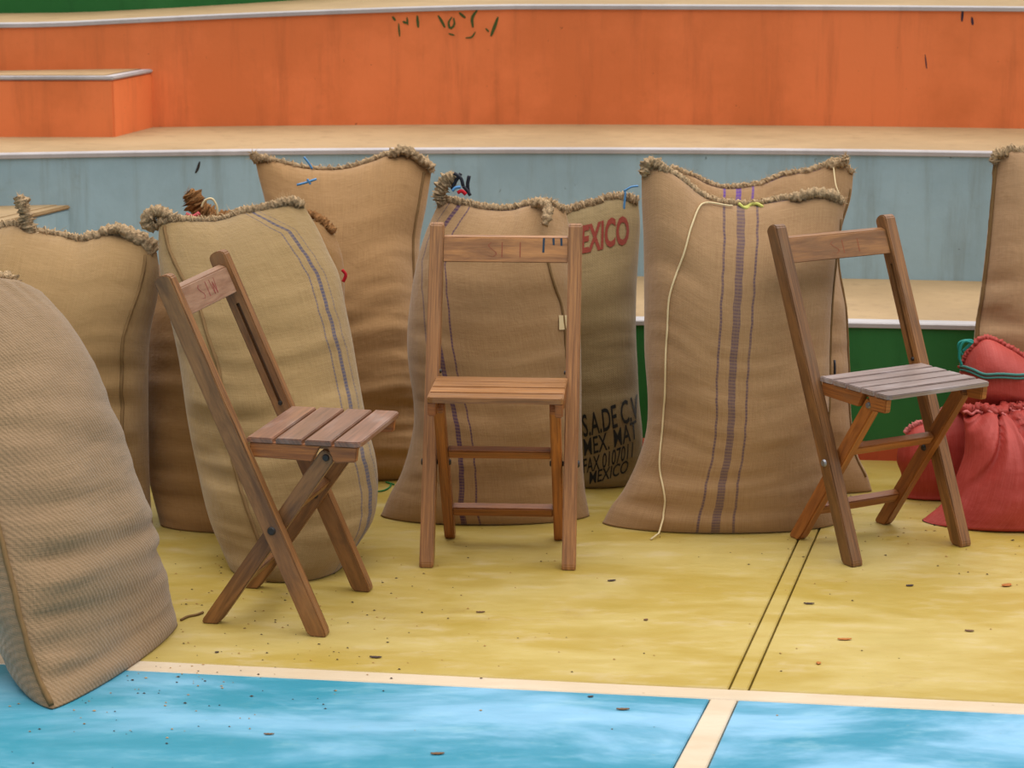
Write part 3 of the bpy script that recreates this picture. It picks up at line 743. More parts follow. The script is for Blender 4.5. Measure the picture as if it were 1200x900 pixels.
INV = {
 'front_left.seam': [[0.0, 0, 1.2], [0.0, 0.087, 0.1], [0.0, 0.211, 0.0], [0.0, 0.312, 0.2], [0.001, 0.425, 0.0]],
 'left_behind.seam': [[0.939, 0.959, 0.0], [0.931, 0.874, 0.0], [0.918, 0.753, 0.0], [0.909, 0.684, 0.0], [0.907, 0.56, 0.0], [0.915, 0.331, 0.0], [0.915, 0.152, 0.0]],
 'navy_striped.seam': [[0.044, 0.987, 0.0], [0.078, 0.929, 0.0], [0.134, 0.865, 0.0], [0.22, 0.77, 0.0], [0.229, 0.704, 0.0], [0.257, 0.607, 0.0], [0.258, 0.513, 0.0]],
 'middle.seam': [[0.804, 0.849, 0.0], [0.839, 0.771, 0.0], [0.886, 0.693, 0.0], [0.907, 0.559, 0.0], [0.922, 0.396, 0.0], [0.935, 0.228, 0.0]],
 'middle.tag': [[0.894, 0.645, 0.0]],
 'violet_striped.string': [[0.407, 1, 0.1], [0.325, 0.979, 0.0], [0.253, 0.895, 0.0], [0.209, 0.808, 0.0], [0.134, 0.678, 0.0], [0.12, 0.564, 0.0], [0.101, 0.438, 0.0], [0.085, 0.311, 0.0], [0.107, 0.212, 0.0], [0.193, 0.109, 0.0], [0.227, 0.05, 0.0]],
 'violet_striped.knot': [[0.517, 1.0, 1.7], [0.556, 0.997, 0.0], [0.593, 1, 0.4]],
 'violet_striped.guide': [[0.509, 0.971, 0.0], [0.47, 0.66, 0.0], [0.431, 0.387, 0.0], [0.422, 0.185, 0.0], [0.458, 0.046, 0.0]],
 'navy_striped.guide': [[0.703, 0.979, 0.0], [0.829, 0.932, 0.0], [0.883, 0.859, 0.0], [0.898, 0.78, 0.0], [0.914, 0.702, 0.0], [0.92, 0.628, 0.0], [0.941, 0.503, 0.0], [0.935, 0.318, 0.0], [0.96, 0.22, 0.0], [0.991, 0.118, 0.0]],
 'middle.guide': [[0.185, 0.827, 0.0], [0.28, 0.574, 0.0], [0.321, 0.418, 0.0], [0.353, 0.31, 0.0], [0.435, 0.101, 0.0]],
 'middle.guidethick': [[0.104, 0.711, 0.0], [0.193, 0.565, 0.0], [0.226, 0.504, 0.0], [0.251, 0.412, 0.0], [0.282, 0.264, 0.0], [0.385, 0.085, 0.0]],
 'printed.red': [[0.238, 0.863, 0.0], [0.874, 0.849, 0.0], [0.868, 0.897, 0.0]],
 'printed.black': [[0.375, 0.202, 0.0], [0.967, 0.251, 0.0], [0.361, 0.127, 0.0], [0.926, 0.179, 0.0], [0.359, 0.061, 0.0], [0.877, 0.114, 0.0], [0.42, 0.025, 0.0], [0.854, 0.062, 0.0]],
 'behind_violet.mark': [[0.875, 0.369, 0.0], [0.916, 0.367, 0.0], [0.879, 0.427, 0.0]],
 'behind_violet.stripes': [[0.295, 0.984, 0.0], [0.37, 0.988, 0.0], [0.445, 0.987, 0.0]],
 'tall_plain.blue': [[0.188, 1.0, 1.5], [0.209, 0.992, 0.0], [0.244, 0.954, 0.0], [0.303, 0.965, 0.0], [0.351, 0.974, 0.0]],
 'red_top.cord': [[0.03, 0.993, 0.0], [0.136, 0.783, 0.0], [0.246, 0.617, 0.0], [0.439, 0.683, 0.0], [0.63, 0.828, 0.0]],
}
st = lambda k: [(a, b) for a, b, c in INV[k]]

# front left, leaning, cut by the frame
r_, sh, b_ = sack('front_left', M['jute_twill'], 'large coarse ribbed jute sack at the front left corner, standing on the blue floor', r=.012, hem=False,
    ears=[([(-1.135, 5.10, .722), (-1.118, 5.12, .742), (-1.10, 5.13, .738), (-1.09, 5.12, .722)], .014, 'hem', 2)])
seam(r_, sh, b_, [(0.004, .01), (.004, .3), (.004, .6), (.004, .95)], .0058)
# its neighbour behind
r_, sh, b_ = sack('left_behind', M['jute'], 'wide plump jute sack with a twisted top corner, behind the front left sack', r=.012, hemk=((0, .8), (.35, .8), (.6, .6), (.75, 1.3), (1, 1.3)),
    ears=[([(-1.196, 5.850, 0.716), (-1.203, 5.850, 0.746), (-1.210, 5.850, 0.776), (-1.215, 5.850, 0.806), (-1.225, 5.850, 0.829)], .017, 'hem', 3), ([(-1.002, 5.840, 0.743), (-0.976, 5.840, 0.747), (-0.951, 5.840, 0.730), (-0.928, 5.840, 0.719), (-0.910, 5.840, 0.707), (-0.904, 5.840, 0.685), (-0.923, 5.840, 0.674), (-0.940, 5.840, 0.687), (-0.933, 5.840, 0.709)], .013, 'hem', 4)])
seam(r_, sh, b_, st('left_behind.seam'), .0042)
r_, sh, b_ = sack('orange_brown', M['jute_orange'], 'orange-brown jute sack mostly hidden behind the blue-striped sack', r=.012, hem_mat=M['jute_tuft'], stitched=False,
    ears=[([(-0.767, 6.070, 0.745), (-0.793, 6.070, 0.756), (-0.812, 6.070, 0.769), (-0.823, 6.070, 0.791), (-0.838, 6.070, 0.807)], .023, 'jute_tuft', 5)])
tube('cord_loop', [Vector(p) - b_ for p in smooth_path([(-0.796, 6.030, 0.775), (-0.787, 6.030, 0.792), (-0.769, 6.030, 0.797), (-0.757, 6.030, 0.779), (-0.755, 6.030, 0.755)], 24)], .0028, M['cream'], r_, 6)
M['pink'] = plain('pink_thread', srgb(206, 84, 92), .8)
M['hot_red'] = plain('red_thread', srgb(200, 30, 44), .8)
tube('pink_thread', [Vector(p) - b_ for p in smooth_path([(-0.835, 6.020, 0.759), (-0.817, 6.020, 0.752), (-0.800, 6.020, 0.761)], 12)], .006, M['pink'], r_, 6)
tube('red_thread', [Vector(p) - b_ for p in smooth_path([(-0.432, 5.950, 0.626), (-0.423, 5.950, 0.613), (-0.430, 5.950, 0.595)], 12)], .0045, M['hot_red'], r_, 6)
r_, sh, b_ = sack('navy_striped', M['jute_navy'], 'leaning jute sack with navy blue woven stripes, behind the left chair', r=.010, fibres=600, hemk=((0, 1.2), (.2, .8), (.45, .7), (.6, 1.1), (1, 1.1)),
    ears=[([(-0.833, 5.820, 0.767), (-0.858, 5.820, 0.784), (-0.883, 5.820, 0.791), (-0.902, 5.820, 0.778), (-0.896, 5.820, 0.759), (-0.875, 5.820, 0.755)], .016, 'hem', 6), ([(-0.601, 5.830, 0.800), (-0.571, 5.830, 0.813), (-0.539, 5.830, 0.817), (-0.516, 5.830, 0.808)], .011, 'hem', 7)])
seam(r_, sh, b_, st('navy_striped.seam') + [(.25, .4), (.27, .25), (.35, .08)], .0045)
r_, sh, b_ = sack('tall_plain', M['jute_tall'], 'tall plain jute sack with blue ties at its top edge, left of the middle sack', r=.010, hemk=((0, .7), (.45, .45), (.6, .8), (.8, 1.2), (1, 1.2)),
    ears=[([(-0.658, 6.460, 0.845), (-0.681, 6.460, 0.850), (-0.700, 6.460, 0.850), (-0.711, 6.460, 0.866)], .011, 'hem', 8), ([(-0.338, 6.450, 0.860), (-0.307, 6.450, 0.874), (-0.279, 6.450, 0.870), (-0.252, 6.450, 0.851), (-0.228, 6.450, 0.837), (-0.217, 6.450, 0.814)], .013, 'hem', 9)])
seam(r_, sh, b_, [(.955, .98), (.95, .85), (.955, .7), (.96, .5), (.955, .3), (.96, .1)], .0036)
M['tie_blue'] = plain('blue_plastic_tie', srgb(86, 150, 206), .4, .5)
for pl in [[(-0.560, 6.360, 0.866), (-0.549, 6.360, 0.852), (-0.538, 6.360, 0.834)], [(-0.575, 6.300, 0.798), (-0.552, 6.300, 0.804), (-0.522, 6.300, 0.814)], [(-0.547, 6.300, 0.814), (-0.538, 6.300, 0.800)]]: tube('blue_tie', [Vector(p) - b_ for p in smooth_path(pl, 8)], .0034, M['tie_blue'], r_, 6)
r_, sh, b_ = sack('middle', M['jute_violet_thin'], 'bulging jute sack with thin violet lines, directly behind the middle chair', r=.010, fibres=900,
    ears=[([(-0.184, 5.960, 0.800), (-0.179, 5.960, 0.830), (-0.166, 5.960, 0.852), (-0.144, 5.960, 0.865)], .018, 'hem', 10), ([(0.052, 5.980, 0.788), (0.073, 5.960, 0.797), (0.090, 5.930, 0.788), (0.088, 5.900, 0.769), (0.081, 5.890, 0.749)], .012, 'hem', 11)])
seam(r_, sh, b_, st('middle.seam') + [(.945, .06)], .0036)
M['tie_dark'] = plain('black_blue_cord', srgb(34, 36, 48), .5, .4)
for pl in [[(-0.146, 5.940, 0.874), (-0.129, 5.940, 0.861), (-0.123, 5.940, 0.841)], [(-0.151, 5.950, 0.831), (-0.144, 5.950, 0.849), (-0.129, 5.950, 0.872)], [(-0.110, 5.950, 0.823), (-0.112, 5.950, 0.844), (-0.108, 5.950, 0.866)], [(-0.123, 5.940, 0.841), (-0.112, 5.940, 0.828), (-0.105, 5.940, 0.817)]]: tube('dark_cord', [Vector(p) - b_ for p in smooth_path(pl, 10)], .0048, M['tie_dark'], r_, 6)
tube('red_cord', [Vector(p) - b_ for p in smooth_path([(-0.137, 5.930, 0.825), (-0.127, 5.930, 0.830), (-0.116, 5.930, 0.821)], 8)], .005, M['hot_red'], r_, 6)
tube('blue_cord', [Vector(p) - b_ for p in smooth_path([(-0.150, 5.930, 0.830), (-0.142, 5.930, 0.838), (-0.129, 5.930, 0.840)], 8)], .004, M['tie_blue'], r_, 6)
s0, t0 = st('middle.tag')[0]
dV = [sh.point(s0 - .03, t0 - .022, .004) - b_, sh.point(s0 + .03, t0 - .022, .004) - b_, sh.point(s0 + .028, t0 + .022, .004) - b_, sh.point(s0 - .03, t0 + .022, .004) - b_]
dV += [v + Vector((0, -.0012, 0)) for v in dV]
link('paper_tag', mesh_from('paper_tag', dV, [(0, 3, 2, 1), (4, 5, 6, 7), (0, 1, 5, 4), (1, 2, 6, 5), (2, 3, 7, 6), (3, 0, 4, 7)]), M['cream'], r_)

r_, sh, b_ = sack('printed', M['jute_print'], 'greenish jute sack printed with red and black lettering, right of the middle chair', r=.012)
for pl in [[(0.298, 6.270, 0.735), (0.300, 6.270, 0.758), (0.302, 6.270, 0.785)], [(0.297, 6.270, 0.785), (0.318, 6.270, 0.797), (0.336, 6.270, 0.799)]]: tube('blue_tie', [Vector(p) - b_ for p in smooth_path(pl, 8)], .003, M['tie_blue'], r_, 6)
M['ink_red'] = cloth('red_stencil_ink', srgb(150, 58, 46), srgb(120, 60, 44), mottled=.5, weave=.006)
M['ink_black'] = cloth('black_stencil_ink', srgb(44, 42, 38), srgb(26, 26, 24), mottled=.3, weave=.006)
def text_mesh(body, size, bold=.0):
    cu = bpy.data.curves.new('lettering', 'FONT'); cu.body = body; cu.size = size; cu.resolution_u = 3; cu.offset = bold
    o = bpy.data.objects.new('lettering', cu); COL.objects.link(o)
    bpy.context.view_layer.update()
    me = bpy.data.meshes.new_from_object(o.evaluated_get(bpy.context.evaluated_depsgraph_get()))
    bpy.data.objects.remove(o); bpy.data.curves.remove(cu)
    b = bmesh.new(); b.from_mesh(me)
    bmesh.ops.triangulate(b, faces=b.faces)
    for _ in range(5):
        el = [e for e in b.edges if e.calc_length() > .012]
        if not el: break
        bmesh.ops.subdivide_edges(b, edges=el, cuts=1); bmesh.ops.triangulate(b, faces=b.faces)
    b.to_mesh(me); b.free()
    return me
def print_on(root, sh, base, body, size, s, t, s2, t2, mat, xs=1.0, bold=.0, height=None, off=.0022):
    """stencilled words starting at (s, t) on the cloth, running towards (s2, t2)"""
    me = text_mesh(body, size, bold)
    w = max(v.co.x for v in me.vertices); 
    uvl = me.uv_layers.new(name='UVMap')
    for lp in me.loops: uvl.data[lp.index].uv = me.vertices[lp.vertex_index].co.xy
    for v in me.vertices:
        f = v.co.x / w
        ss = s + (s2 - s) * f; tt = t + (t2 - t) * f + v.co.y / sh.H
        v.co = sh.point(ss, tt, off) - base
    me.update()
    return link('stencilled_lettering', me, mat, root)
print_on(r_, sh, b_, 'MEXICO', .094, .27, .853, .875, .852, M['ink_red'], bold=.003)
print_on(r_, sh, b_, 'S.A.DE C.V', .088, .37, .203, .97, .25, M['ink_black'], bold=.001)
print_on(r_, sh, b_, 'MEX. MAT', .070, .36, .129, .93, .179, M['ink_black'], bold=.0005)
print_on(r_, sh, b_, 'FAX 0107011', .060, .35, .062, .88, .113, M['ink_black'], bold=.0005)
print_on(r_, sh, b_, 'MEXICO', .050, .42, .022, .85, .060, M['ink_black'], bold=.0005)

r_, sh, b_ = sack('violet_striped', M['jute_violet'], 'large jute sack with a broad violet centre stripe and a hanging cream string', r=.0085, fibres=800,
    ears=[([(0.389, 5.910, 0.879), (0.363, 5.910, 0.901), (0.346, 5.910, 0.905), (0.335, 5.910, 0.890), (0.329, 5.910, 0.871)], .013, 'hem', 12), ([(0.695, 5.900, 0.816), (0.737, 5.900, 0.825), (0.774, 5.900, 0.829), (0.808, 5.900, 0.821), (0.826, 5.900, 0.808)], .012, 'hem', 13)])
pts = on(sh, b_, [(.47, .995)] + st('violet_striped.string')[1:], .005, 70)
endp = pts[-1]; pts += [endp + Vector((-.012, -.03, -.03)), endp + Vector((-.034, -.06, -.04))]
pts[-1].z = .003; pts[-2].z = max(.003, min(pts[-2].z, .01))
tube('hanging_string', pts, .0024, M['cream'], r_, 6)
M['lime'] = plain('yellow_green_knot', srgb(214, 210, 110), .7)
kx = [sh.top(s, .006) - b_ + Vector((0, -.012 - .01 * math.sin(i * 2.1), .006 * math.cos(i * 2.4) - .006)) for i, s in enumerate([.50, .53, .56, .585, .61, .57, .54, .52])]
tube('yellow_knot', smooth_path(kx, 40), .0042, M['lime'], r_, 6)
seam(r_, sh, b_, [(.985, .95), (.985, .6), (.985, .3), (.985, .05)], .003)

r_, sh, b_ = sack('behind_violet', M['jute_purple'], 'jute sack with purple stripes at its rim, behind the violet-striped sack', r=.008, fibres=800,
    ears=[([(0.829, 6.230, 0.854), (0.855, 6.230, 0.863), (0.878, 6.230, 0.868), (0.879, 6.230, 0.886)], .011, 'hem', 14)])
seam(r_, sh, b_, [(.985, .95), (.985, .6), (.985, .3), (.985, .05)], .003)
for s0 in (.862, .888):
    P = on(sh, b_, [(s0, .365), (s0 + .002, .42)], .002, 6)
    tube('black_printed_bar', P, .003, M['tie_dark'], r_, 5)
tube('loose_string', [Vector(p) - b_ for p in smooth_path([(0.847, 6.220, 0.855), (0.846, 6.190, 0.836), (0.847, 6.160, 0.813), (0.854, 6.140, 0.793)], 16)], .0018, M['cream'], r_, 5)
r_, sh, b_ = sack('right_edge', M['jute_pale'], 'pale tan jute sack at the right edge, behind the red sacks', r=.012,
    ears=[([(1.332, 6.340, 0.878), (1.309, 6.340, 0.878), (1.296, 6.340, 0.868), (1.297, 6.340, 0.850)], .012, 'hem', 15)])
seam(r_, sh, b_, [(.012, .98), (.012, .7), (.012, .4), (.012, .1)], .0055)

# red plastic sacks
r_, sh, b_ = sack('red_front', M['red'], 'full red woven plastic sack standing on the yellow floor at the right edge', hem=True, r=.012, hem_mat=M['red'], fibres=0, stitched=False, name='red_sack')
M['pale_red'] = plain('pale_red_cord', srgb(216, 120, 116), .7)
pts = hem_curve(sh, 60); tube('neck_cord', [p - b_ + Vector((0, -.014, -.004 + .003 * math.sin(i))) for i, p in enumerate(pts)], .004, M['pale_red'], r_, 6)
r_, sh, b_ = sack('red_top', M['red'], 'red sack bound with a teal cord, lying on top of the full red sack', hem=True, r=.008, hem_mat=M['red'], fibres=0, stitched=False, name='red_sack')
M['teal'] = plain('teal_cord', srgb(70, 130, 124), .6)
M['teal_bright'] = plain('bright_teal_cord', srgb(30, 140, 130), .6)
pts = on(sh, b_, st('red_top.cord') + [(.8, .86), (.97, .8)], .006, 50)
tube('teal_cord', pts, .004, M['teal'], r_, 6); tube('teal_cord', [p + Vector((0, -.001, -.009)) for p in pts], .0032, M['teal'], r_, 6)
for pl in [[(1.168, 6.020, 0.391), (1.159, 6.020, 0.404), (1.158, 6.020, 0.422), (1.175, 6.020, 0.429), (1.193, 6.020, 0.427), (1.181, 6.020, 0.413), (1.168, 6.020, 0.400)], [(1.191, 6.010, 0.424), (1.171, 6.010, 0.429), (1.161, 6.010, 0.415), (1.158, 6.010, 0.388), (1.165, 6.010, 0.366)]]: tube('teal_loop', [Vector(p) - b_ for p in smooth_path(pl, 26)], .0038, M['teal_bright'], r_, 6)
r_, sh, b_ = sack('red_back', M['red'], 'darker red sack slumped against the bleachers behind the right chair', hem=True, r=.008, hem_mat=M['pale_red'], fibres=0, stitched=False, name='red_sack')

# ================================================================ FOLDING CHAIRS
H_, XT, XS_, WL, WS, HS, SB, SF, SW = .78, -.334, -.26, .338, .271, .429, -.160, .094, .315
PIVX, PIVZ = .018, .396

def prism(name, prof, y0, y1, mat, parent, axis='x', bev=.0025, cut=None):
    """side profile in (x, z) extruded across the chair"""
    b = bmesh.new()
    A = [b.verts.new((x, y0, z)) for x, z in prof]; B = [b.verts.new((x, y1, z)) for x, z in prof]
    n = len(prof)
    b.faces.new(A); b.faces.new(B[::-1])
    for i in range(n): b.faces.new((A[i], B[i], B[(i + 1) % n], A[(i + 1) % n]))
    bmesh.ops.recalc_face_normals(b, faces=b.faces)
    if bev: bmesh.ops.bevel(b, geom=[e for e in b.edges], offset=bev, segments=2, affect='EDGES', clamp_overlap=True)
    # grain along the member: rotate coordinates into its axis for the UVs
    l = b.loops.layers.uv.verify()
    if isinstance(axis, tuple): d = Vector((axis[0], 0, axis[1])).normalized()
    else: d = Vector({'x': (1, 0, 0), 'y': (0, 1, 0), 'z': (0, 0, 1)}[axis])
    e1 = d.orthogonal().normalized(); e2 = d.cross(e1)
    for f in b.faces:
        for lp in f.loops:
            c = lp.vert.co; lp[l].uv = (c.dot(d), c.dot(e1) + .73 * c.dot(e2))
    me = bpy.data.meshes.new(name); b.to_mesh(me); b.free()
    o = link(name, me, mat, parent)
    if cut:
        cb = bmesh.new(); bmesh.ops.create_cube(cb, size=1)
        (cx, cy, cz), (sx, sy, sz), ang = cut
        cb.transform(Matrix.Translation((cx, cy, cz)) @ Matrix.Rotation(ang, 4, 'Y') @ Matrix.Diagonal((sx, sy, sz, 1)))
        cm = bpy.data.meshes.new('c'); cb.to_mesh(cm); cb.free(); co = bpy.data.objects.new('c', cm); COL.objects.link(co)
        md = o.modifiers.new('b', 'BOOLEAN'); md.object = co; md.operation = 'DIFFERENCE'; md.solver = 'EXACT'
        par = o.parent; o.parent = None
        bpy.context.view_layer.update()
        nm = bpy.data.meshes.new_from_object(o.evaluated_get(bpy.context.evaluated_depsgraph_get()))
        o.modifiers.clear(); o.data = nm; bpy.data.objects.remove(co); o.parent = par
    return o

def rounded_end(p, d, w, k=5):
    """points of a rounded end of a member of width w, at p, pointing along d"""
    nrm = Vector((-d[1], d[0])); out = []
    for i in range(k + 1):
        a = math.pi * i / k
        out.append((p[0] + nrm[0] * math.cos(a) * w / 2 + d[0] * math.sin(a) * w * .28, p[1] + nrm[1] * math.cos(a) * w / 2 + d[1] * math.sin(a) * w * .28))
    return out

def bolt(name, x, y, z, side, mat, parent, r=.0100):
    b = bmesh.new()
    bmesh.ops.create_cone(b, cap_ends=True, segments=14, radius1=r, radius2=r * .72, depth=.005)
    bmesh.ops.rotate(b, verts=b.verts, cent=(0, 0, 0), matrix=Matrix.Rotation(R(90) * (1 if side < 0 else -1), 3, 'X'))
    bmesh.ops.translate(b, verts=b.verts, vec=(x, y + side * .002, z))
    me = bpy.data.meshes.new(name); b.to_mesh(me); b.free()
    return link(name, me, mat, parent, smooth=False)

def flat_text(parent, body, size, x0, z0, dir_, mat, y=0, bold=0.0, shear=0.0):
    pass

def make_chair(label, loc, yaw, slats=4, ink=None, mats=('wood', 'wood', 'wood_grey', 'wood'), bolts='bolt'):
    mp, ml, mseat, mrail = [M[k] for k in mats]
    c = thing('folding_chair', label, 'chair', loc, yaw, 'slatted wooden folding chairs')
    d = Vector((XT, H_)).normalized(); nrm = Vector((-d.y, d.x))           # up the long post; nrm points backwards
    w = .040
    top = (XT - d.x * w * .28, H_ - d.y * w * .28 - .004)
    def foot(cx, dd, ww):                                                   # horizontal cut on the floor with a worn corner
        hx = ww / 2 / dd[1]
        return [(cx + hx - .004, 0.0), (cx + hx + dd[0] / dd[1] * .012, .012)], [(cx - hx + dd[0] / dd[1] * .008 , .008), (cx - hx + .006, 0.0)]
    for sd in (-1, 1):
        yc = sd * WL / 2; y0, y1 = yc - .0165, yc + .0165
        fr, bk = foot(0.0, d, w)
        prof = fr + [tuple(q) for q in rounded_end(top, d, w)[::-1]][0:] + bk
        # order: front foot, up the front face, round the top, down the back
        up = [(top[0] - nrm.x * w / 2, top[1] - nrm.y * w / 2)]
        re = rounded_end(top, d, w)
        if (Vector(re[0]) - Vector(fr[1])).length > (Vector(re[-1]) - Vector(fr[1])).length: re = re[::-1]
        # keep the end that lies on the front face first
        ff = Vector(top) - nrm * w / 2
        if (Vector(re[0]) - ff).length > (Vector(re[-1]) - ff).length: re = re[::-1]
        prof = fr + re + bk
        ang = -math.atan2(-XT, H_)
        gx, gz = XT * .70, H_ * .70
        post = prism('long_leg', prof, y0, y1, mp, c, axis=(d.x, d.y),
                     cut=((gx, yc - sd * .0165, gz), (.0085, .018, .25), ang))
        # folding slot is dark inside: the pin sits at its lower end
        bolt('bolt', -.099, yc + sd * .0165, .231, sd, M[bolts], post)
        bolt('slot_pin', XT * .558, yc - sd * .0165, H_ * .558, -sd, M['bolt'], post, .0055)
    # short legs from the seat pivot down to the rear feet
    e = Vector((PIVX - XS_, PIVZ)).normalized(); en = Vector((-e.y, e.x)); ws = .036
    for sd in (-1, 1):
        yc = sd * WS / 2; y0, y1 = yc - .0125, yc + .0125
        fr, bk = foot(XS_, e, ws)
        tp = (PIVX - e.x * .004, PIVZ - e.y * .004)
        re = rounded_end(tp, e, ws); ff = Vector(tp) - en * ws / 2
        if (Vector(re[0]) - ff).length > (Vector(re[-1]) - ff).length: re = re[::-1]
        leg = prism('short_leg', fr + re + bk, y0, y1, ml, c, axis=(e.x, e.y))
        bolt('pivot_bolt', PIVX - .004, yc + sd * .0125, PIVZ - .006, sd, M['steel'] if bolts != 'bolt' else M['bolt'], leg, .0085)
        bolt('bolt', -.099, yc - sd * .0125, .231, -sd, M['bolt'], leg, .0085)
    # stretchers between the short legs
    for nm, z, hh in (('upper_stretcher', .262, .026), ('lower_stretcher', .088, .030)):
        x = XS_ + (PIVX - XS_) * z / PIVZ
        prof = []
        for a, b_2 in ((-1, -1), (1, -1), (1, 1), (-1, 1)):
            q = Vector((x, z)) + e * hh / 2 * b_2 + en * -.010 * a; prof.append((q.x, q.y))
        prism(nm, prof, -WS / 2 + .012, WS / 2 - .012, ml, c, axis='y')
    # hidden spacer dowels joining post to short leg
    for sd in (-1, 1):
        ya, yb = sorted((sd * (WS / 2 + .0125), sd * (WL / 2 - .0165)))
        tube('pivot_spacer', [(-.099, ya, .231), (-.099, yb, .231)], .006, M['bolt'], c, 10)
    # top rail
    z1 = H_ - .032; z0 = z1 - .058
    def px(z): return XT * z / H_
    rail = prism('top_rail', [(px(z0) + .013, z0 - .004), (px(z1) + .013, z1 - .004), (px(z1) - .006, z1), (px(z0) - .006, z0)], -WL / 2 + .0155, WL / 2 - .0155, mrail, c, axis='y')
    # seat: battens under slats
    zt = HS; th = .011
    for sd in (-1, 1):
        yb = sd * (SW / 2 - .0105)
        prism('seat_batten', [(SB + .006, zt - th - .004), (SB + .006, zt - th - .033), (-.016, zt - th - .036), (.004, zt - th), (SB + .006, zt - th)], yb - .009, yb + .009, M['wood_orange'], c, axis='x')
        prism('seat_batten', [(.018, zt - th), (.034, zt - th - .037), (SF - .012, zt - th - .034), (SF - .008, zt - th)], yb - .009, yb + .009, M['wood_orange'], c, axis='x')
        prism('batten_block', [(-.022, zt - th), (-.012, zt - th - .010), (.030, zt - th - .010), (.036, zt - th)], yb - sd * .009 - .006, yb - sd * .009 + .006, M['wood_orange'], c, axis='x', bev=.001)
        tube('seat_pin', [(XT * .55 , sd * (SW / 2 - .01), HS - .03), (XT * .55, sd * (WL / 2 - .012), HS - .03)], .004, M['bolt'], c, 8)
    gap = .0075; sw = (SF - SB - gap * (slats - 1)) / slats
    for i in range(slats):
        x0 = SB + i * (sw + gap); x1 = x0 + sw
        b = bmesh.new()
        cr = .014 if i == slats - 1 else .003
        P = [(x0, -SW / 2), (x1 - cr, -SW / 2)] + [(x1 - cr + cr * math.sin(a), -SW / 2 + cr - cr * math.cos(a)) for a in (R(30), R(60), R(90))] \
            + [(x1 - cr + cr * math.cos(a), SW / 2 - cr + cr * math.sin(a)) for a in (0, R(30), R(60))] + [(x1 - cr, SW / 2), (x0, SW / 2)]
        tilt = random.uniform(-.0012, .0012)
        lo = [b.verts.new((x, y, zt - th)) for x, y in P]; hi = [b.verts.new((x, y, zt + tilt + (.001 if i % 2 else 0))) for x, y in P]
        b.faces.new(lo[::-1]); b.faces.new(hi)
        for k in range(len(P)): b.faces.new((lo[k], lo[(k + 1) % len(P)], hi[(k + 1) % len(P)], hi[k]))
        bmesh.ops.recalc_face_normals(b, faces=b.faces)
        bmesh.ops.bevel(b, geom=[ed for ed in b.edges if ed.verts[0].co.z > zt - th + .005 and ed.verts[1].co.z > zt - th + .005], offset=.002, segments=2, affect='EDGES')
        box_uv(b, 'y', (i * .37, i * .11))
        me = bpy.data.meshes.new('slat'); b.to_mesh(me); b.free()
        link('slat', me, mseat, c)
    # faint hand-painted letters on the rail's front face
    if ink:
        for strokes, wd, mt in ink:
            V, F = [], []
            for st_ in strokes:
                P = smooth_path([(0, a, bz) for a, bz in st_], 9); b0 = len(V)
                for i, p in enumerate(P):
                    t = (P[min(8, i + 1)] - P[max(0, i - 1)]); t.normalize(); nn = Vector((0, -t.z, t.y))
                    for s in (-1, 1):
                        q = p + nn * s * wd; zz = z0 - .004 + q.z * (z1 - z0)
                        V.append((px(zz + .004) + .0135 , q.y, zz))
                for i in range(8): F.append((b0 + 2 * i, b0 + 2 * i + 1, b0 + 2 * i + 3, b0 + 2 * i + 2))
            link('painted_letters', mesh_from('painted_letters', V, F), mt, rail)
    return c

def letters(word, y0, dy, zl=.25, zh=.85):
    """red brush capitals; +y is the reader's left when the chair faces the reader"""
    G = {'S': [[(.9, .9), (.5, 1), (.1, .8), (.5, .5), (.9, .25), (.5, 0), (.1, .12)]], 'W': [[(0, 1), (.25, 0)], [(.25, 0), (.5, .8)], [(.5, .8), (.75, 0)], [(.75, 0), (1, 1)]],
         'I': [[(.5, 0), (.5, 1)]], 'E': [[(.1, 0), (.1, 1)], [(.1, 1), (.9, 1)], [(.1, .5), (.7, .5)], [(.1, 0), (.9, 0)]], 'T': [[(.5, 0), (.5, 1)], [(0, 1), (1, 1)]],
         'F': [[(.1, 0), (.1, 1)], [(.1, 1), (.9, 1)], [(.1, .5), (.7, .5)]]}
    out = []
    for i, ch in enumerate(word):
        for s_ in G.get(ch, []): out.append([(y0 + dy * (i * 1.3 + p[0]), zl + (zh - zl) * p[1]) for p in s_])
    return out
random.seed(4)
M['ink_faint'] = plain('faded_red_brush', srgb(150, 70, 64), .7)
M['ink_fainter'] = plain('rubbed_red_brush', srgb(152, 84, 58), .7)
M['ink_blue'] = plain('dark_blue_drip', srgb(44, 62, 78), .6)
make_chair('brown folding chair at the left with red letters on its pale top rail', (-.378, 5.057, 0), -.223, 4,
    ink=[(letters('SIW', -.055, .030, .30, .85) + [[(-.06, .14), (.0, .10), (.065, .16)]], .0016, M['ink_faint'])], mats=('wood', 'wood', 'wood_grey', 'wood_pale'))
make_chair('brown folding chair in the middle, facing the viewer', (-.034, 5.406, 0), -1.633, 4, 
    ink=[(letters('SET', -.045, .026, .22, .82), .0013, M['ink_fainter']),
         ([[(.093, 1.0), (.092, .42)], [(.116, 1.0), (.117, .72)], [(.135, 1.0), (.136, .70)], [(.09, .97), (.14, .97)]], .0026, M['ink_blue'])], mats=('wood_gold', 'wood_orange', 'wood_gold', 'wood_gold'))
make_chair('brown folding chair at the right with scuffed seat tinted pale for sheen, beside the red sacks', (.957, 5.511, 0), -1.035, 5,
    ink=[(letters('SET', -.03, .028, .22, .75), .0012, M['ink_fainter'])], mats=('wood', 'wood_orange', 'wood_seat_sheen', 'wood_gold'), bolts='steel')

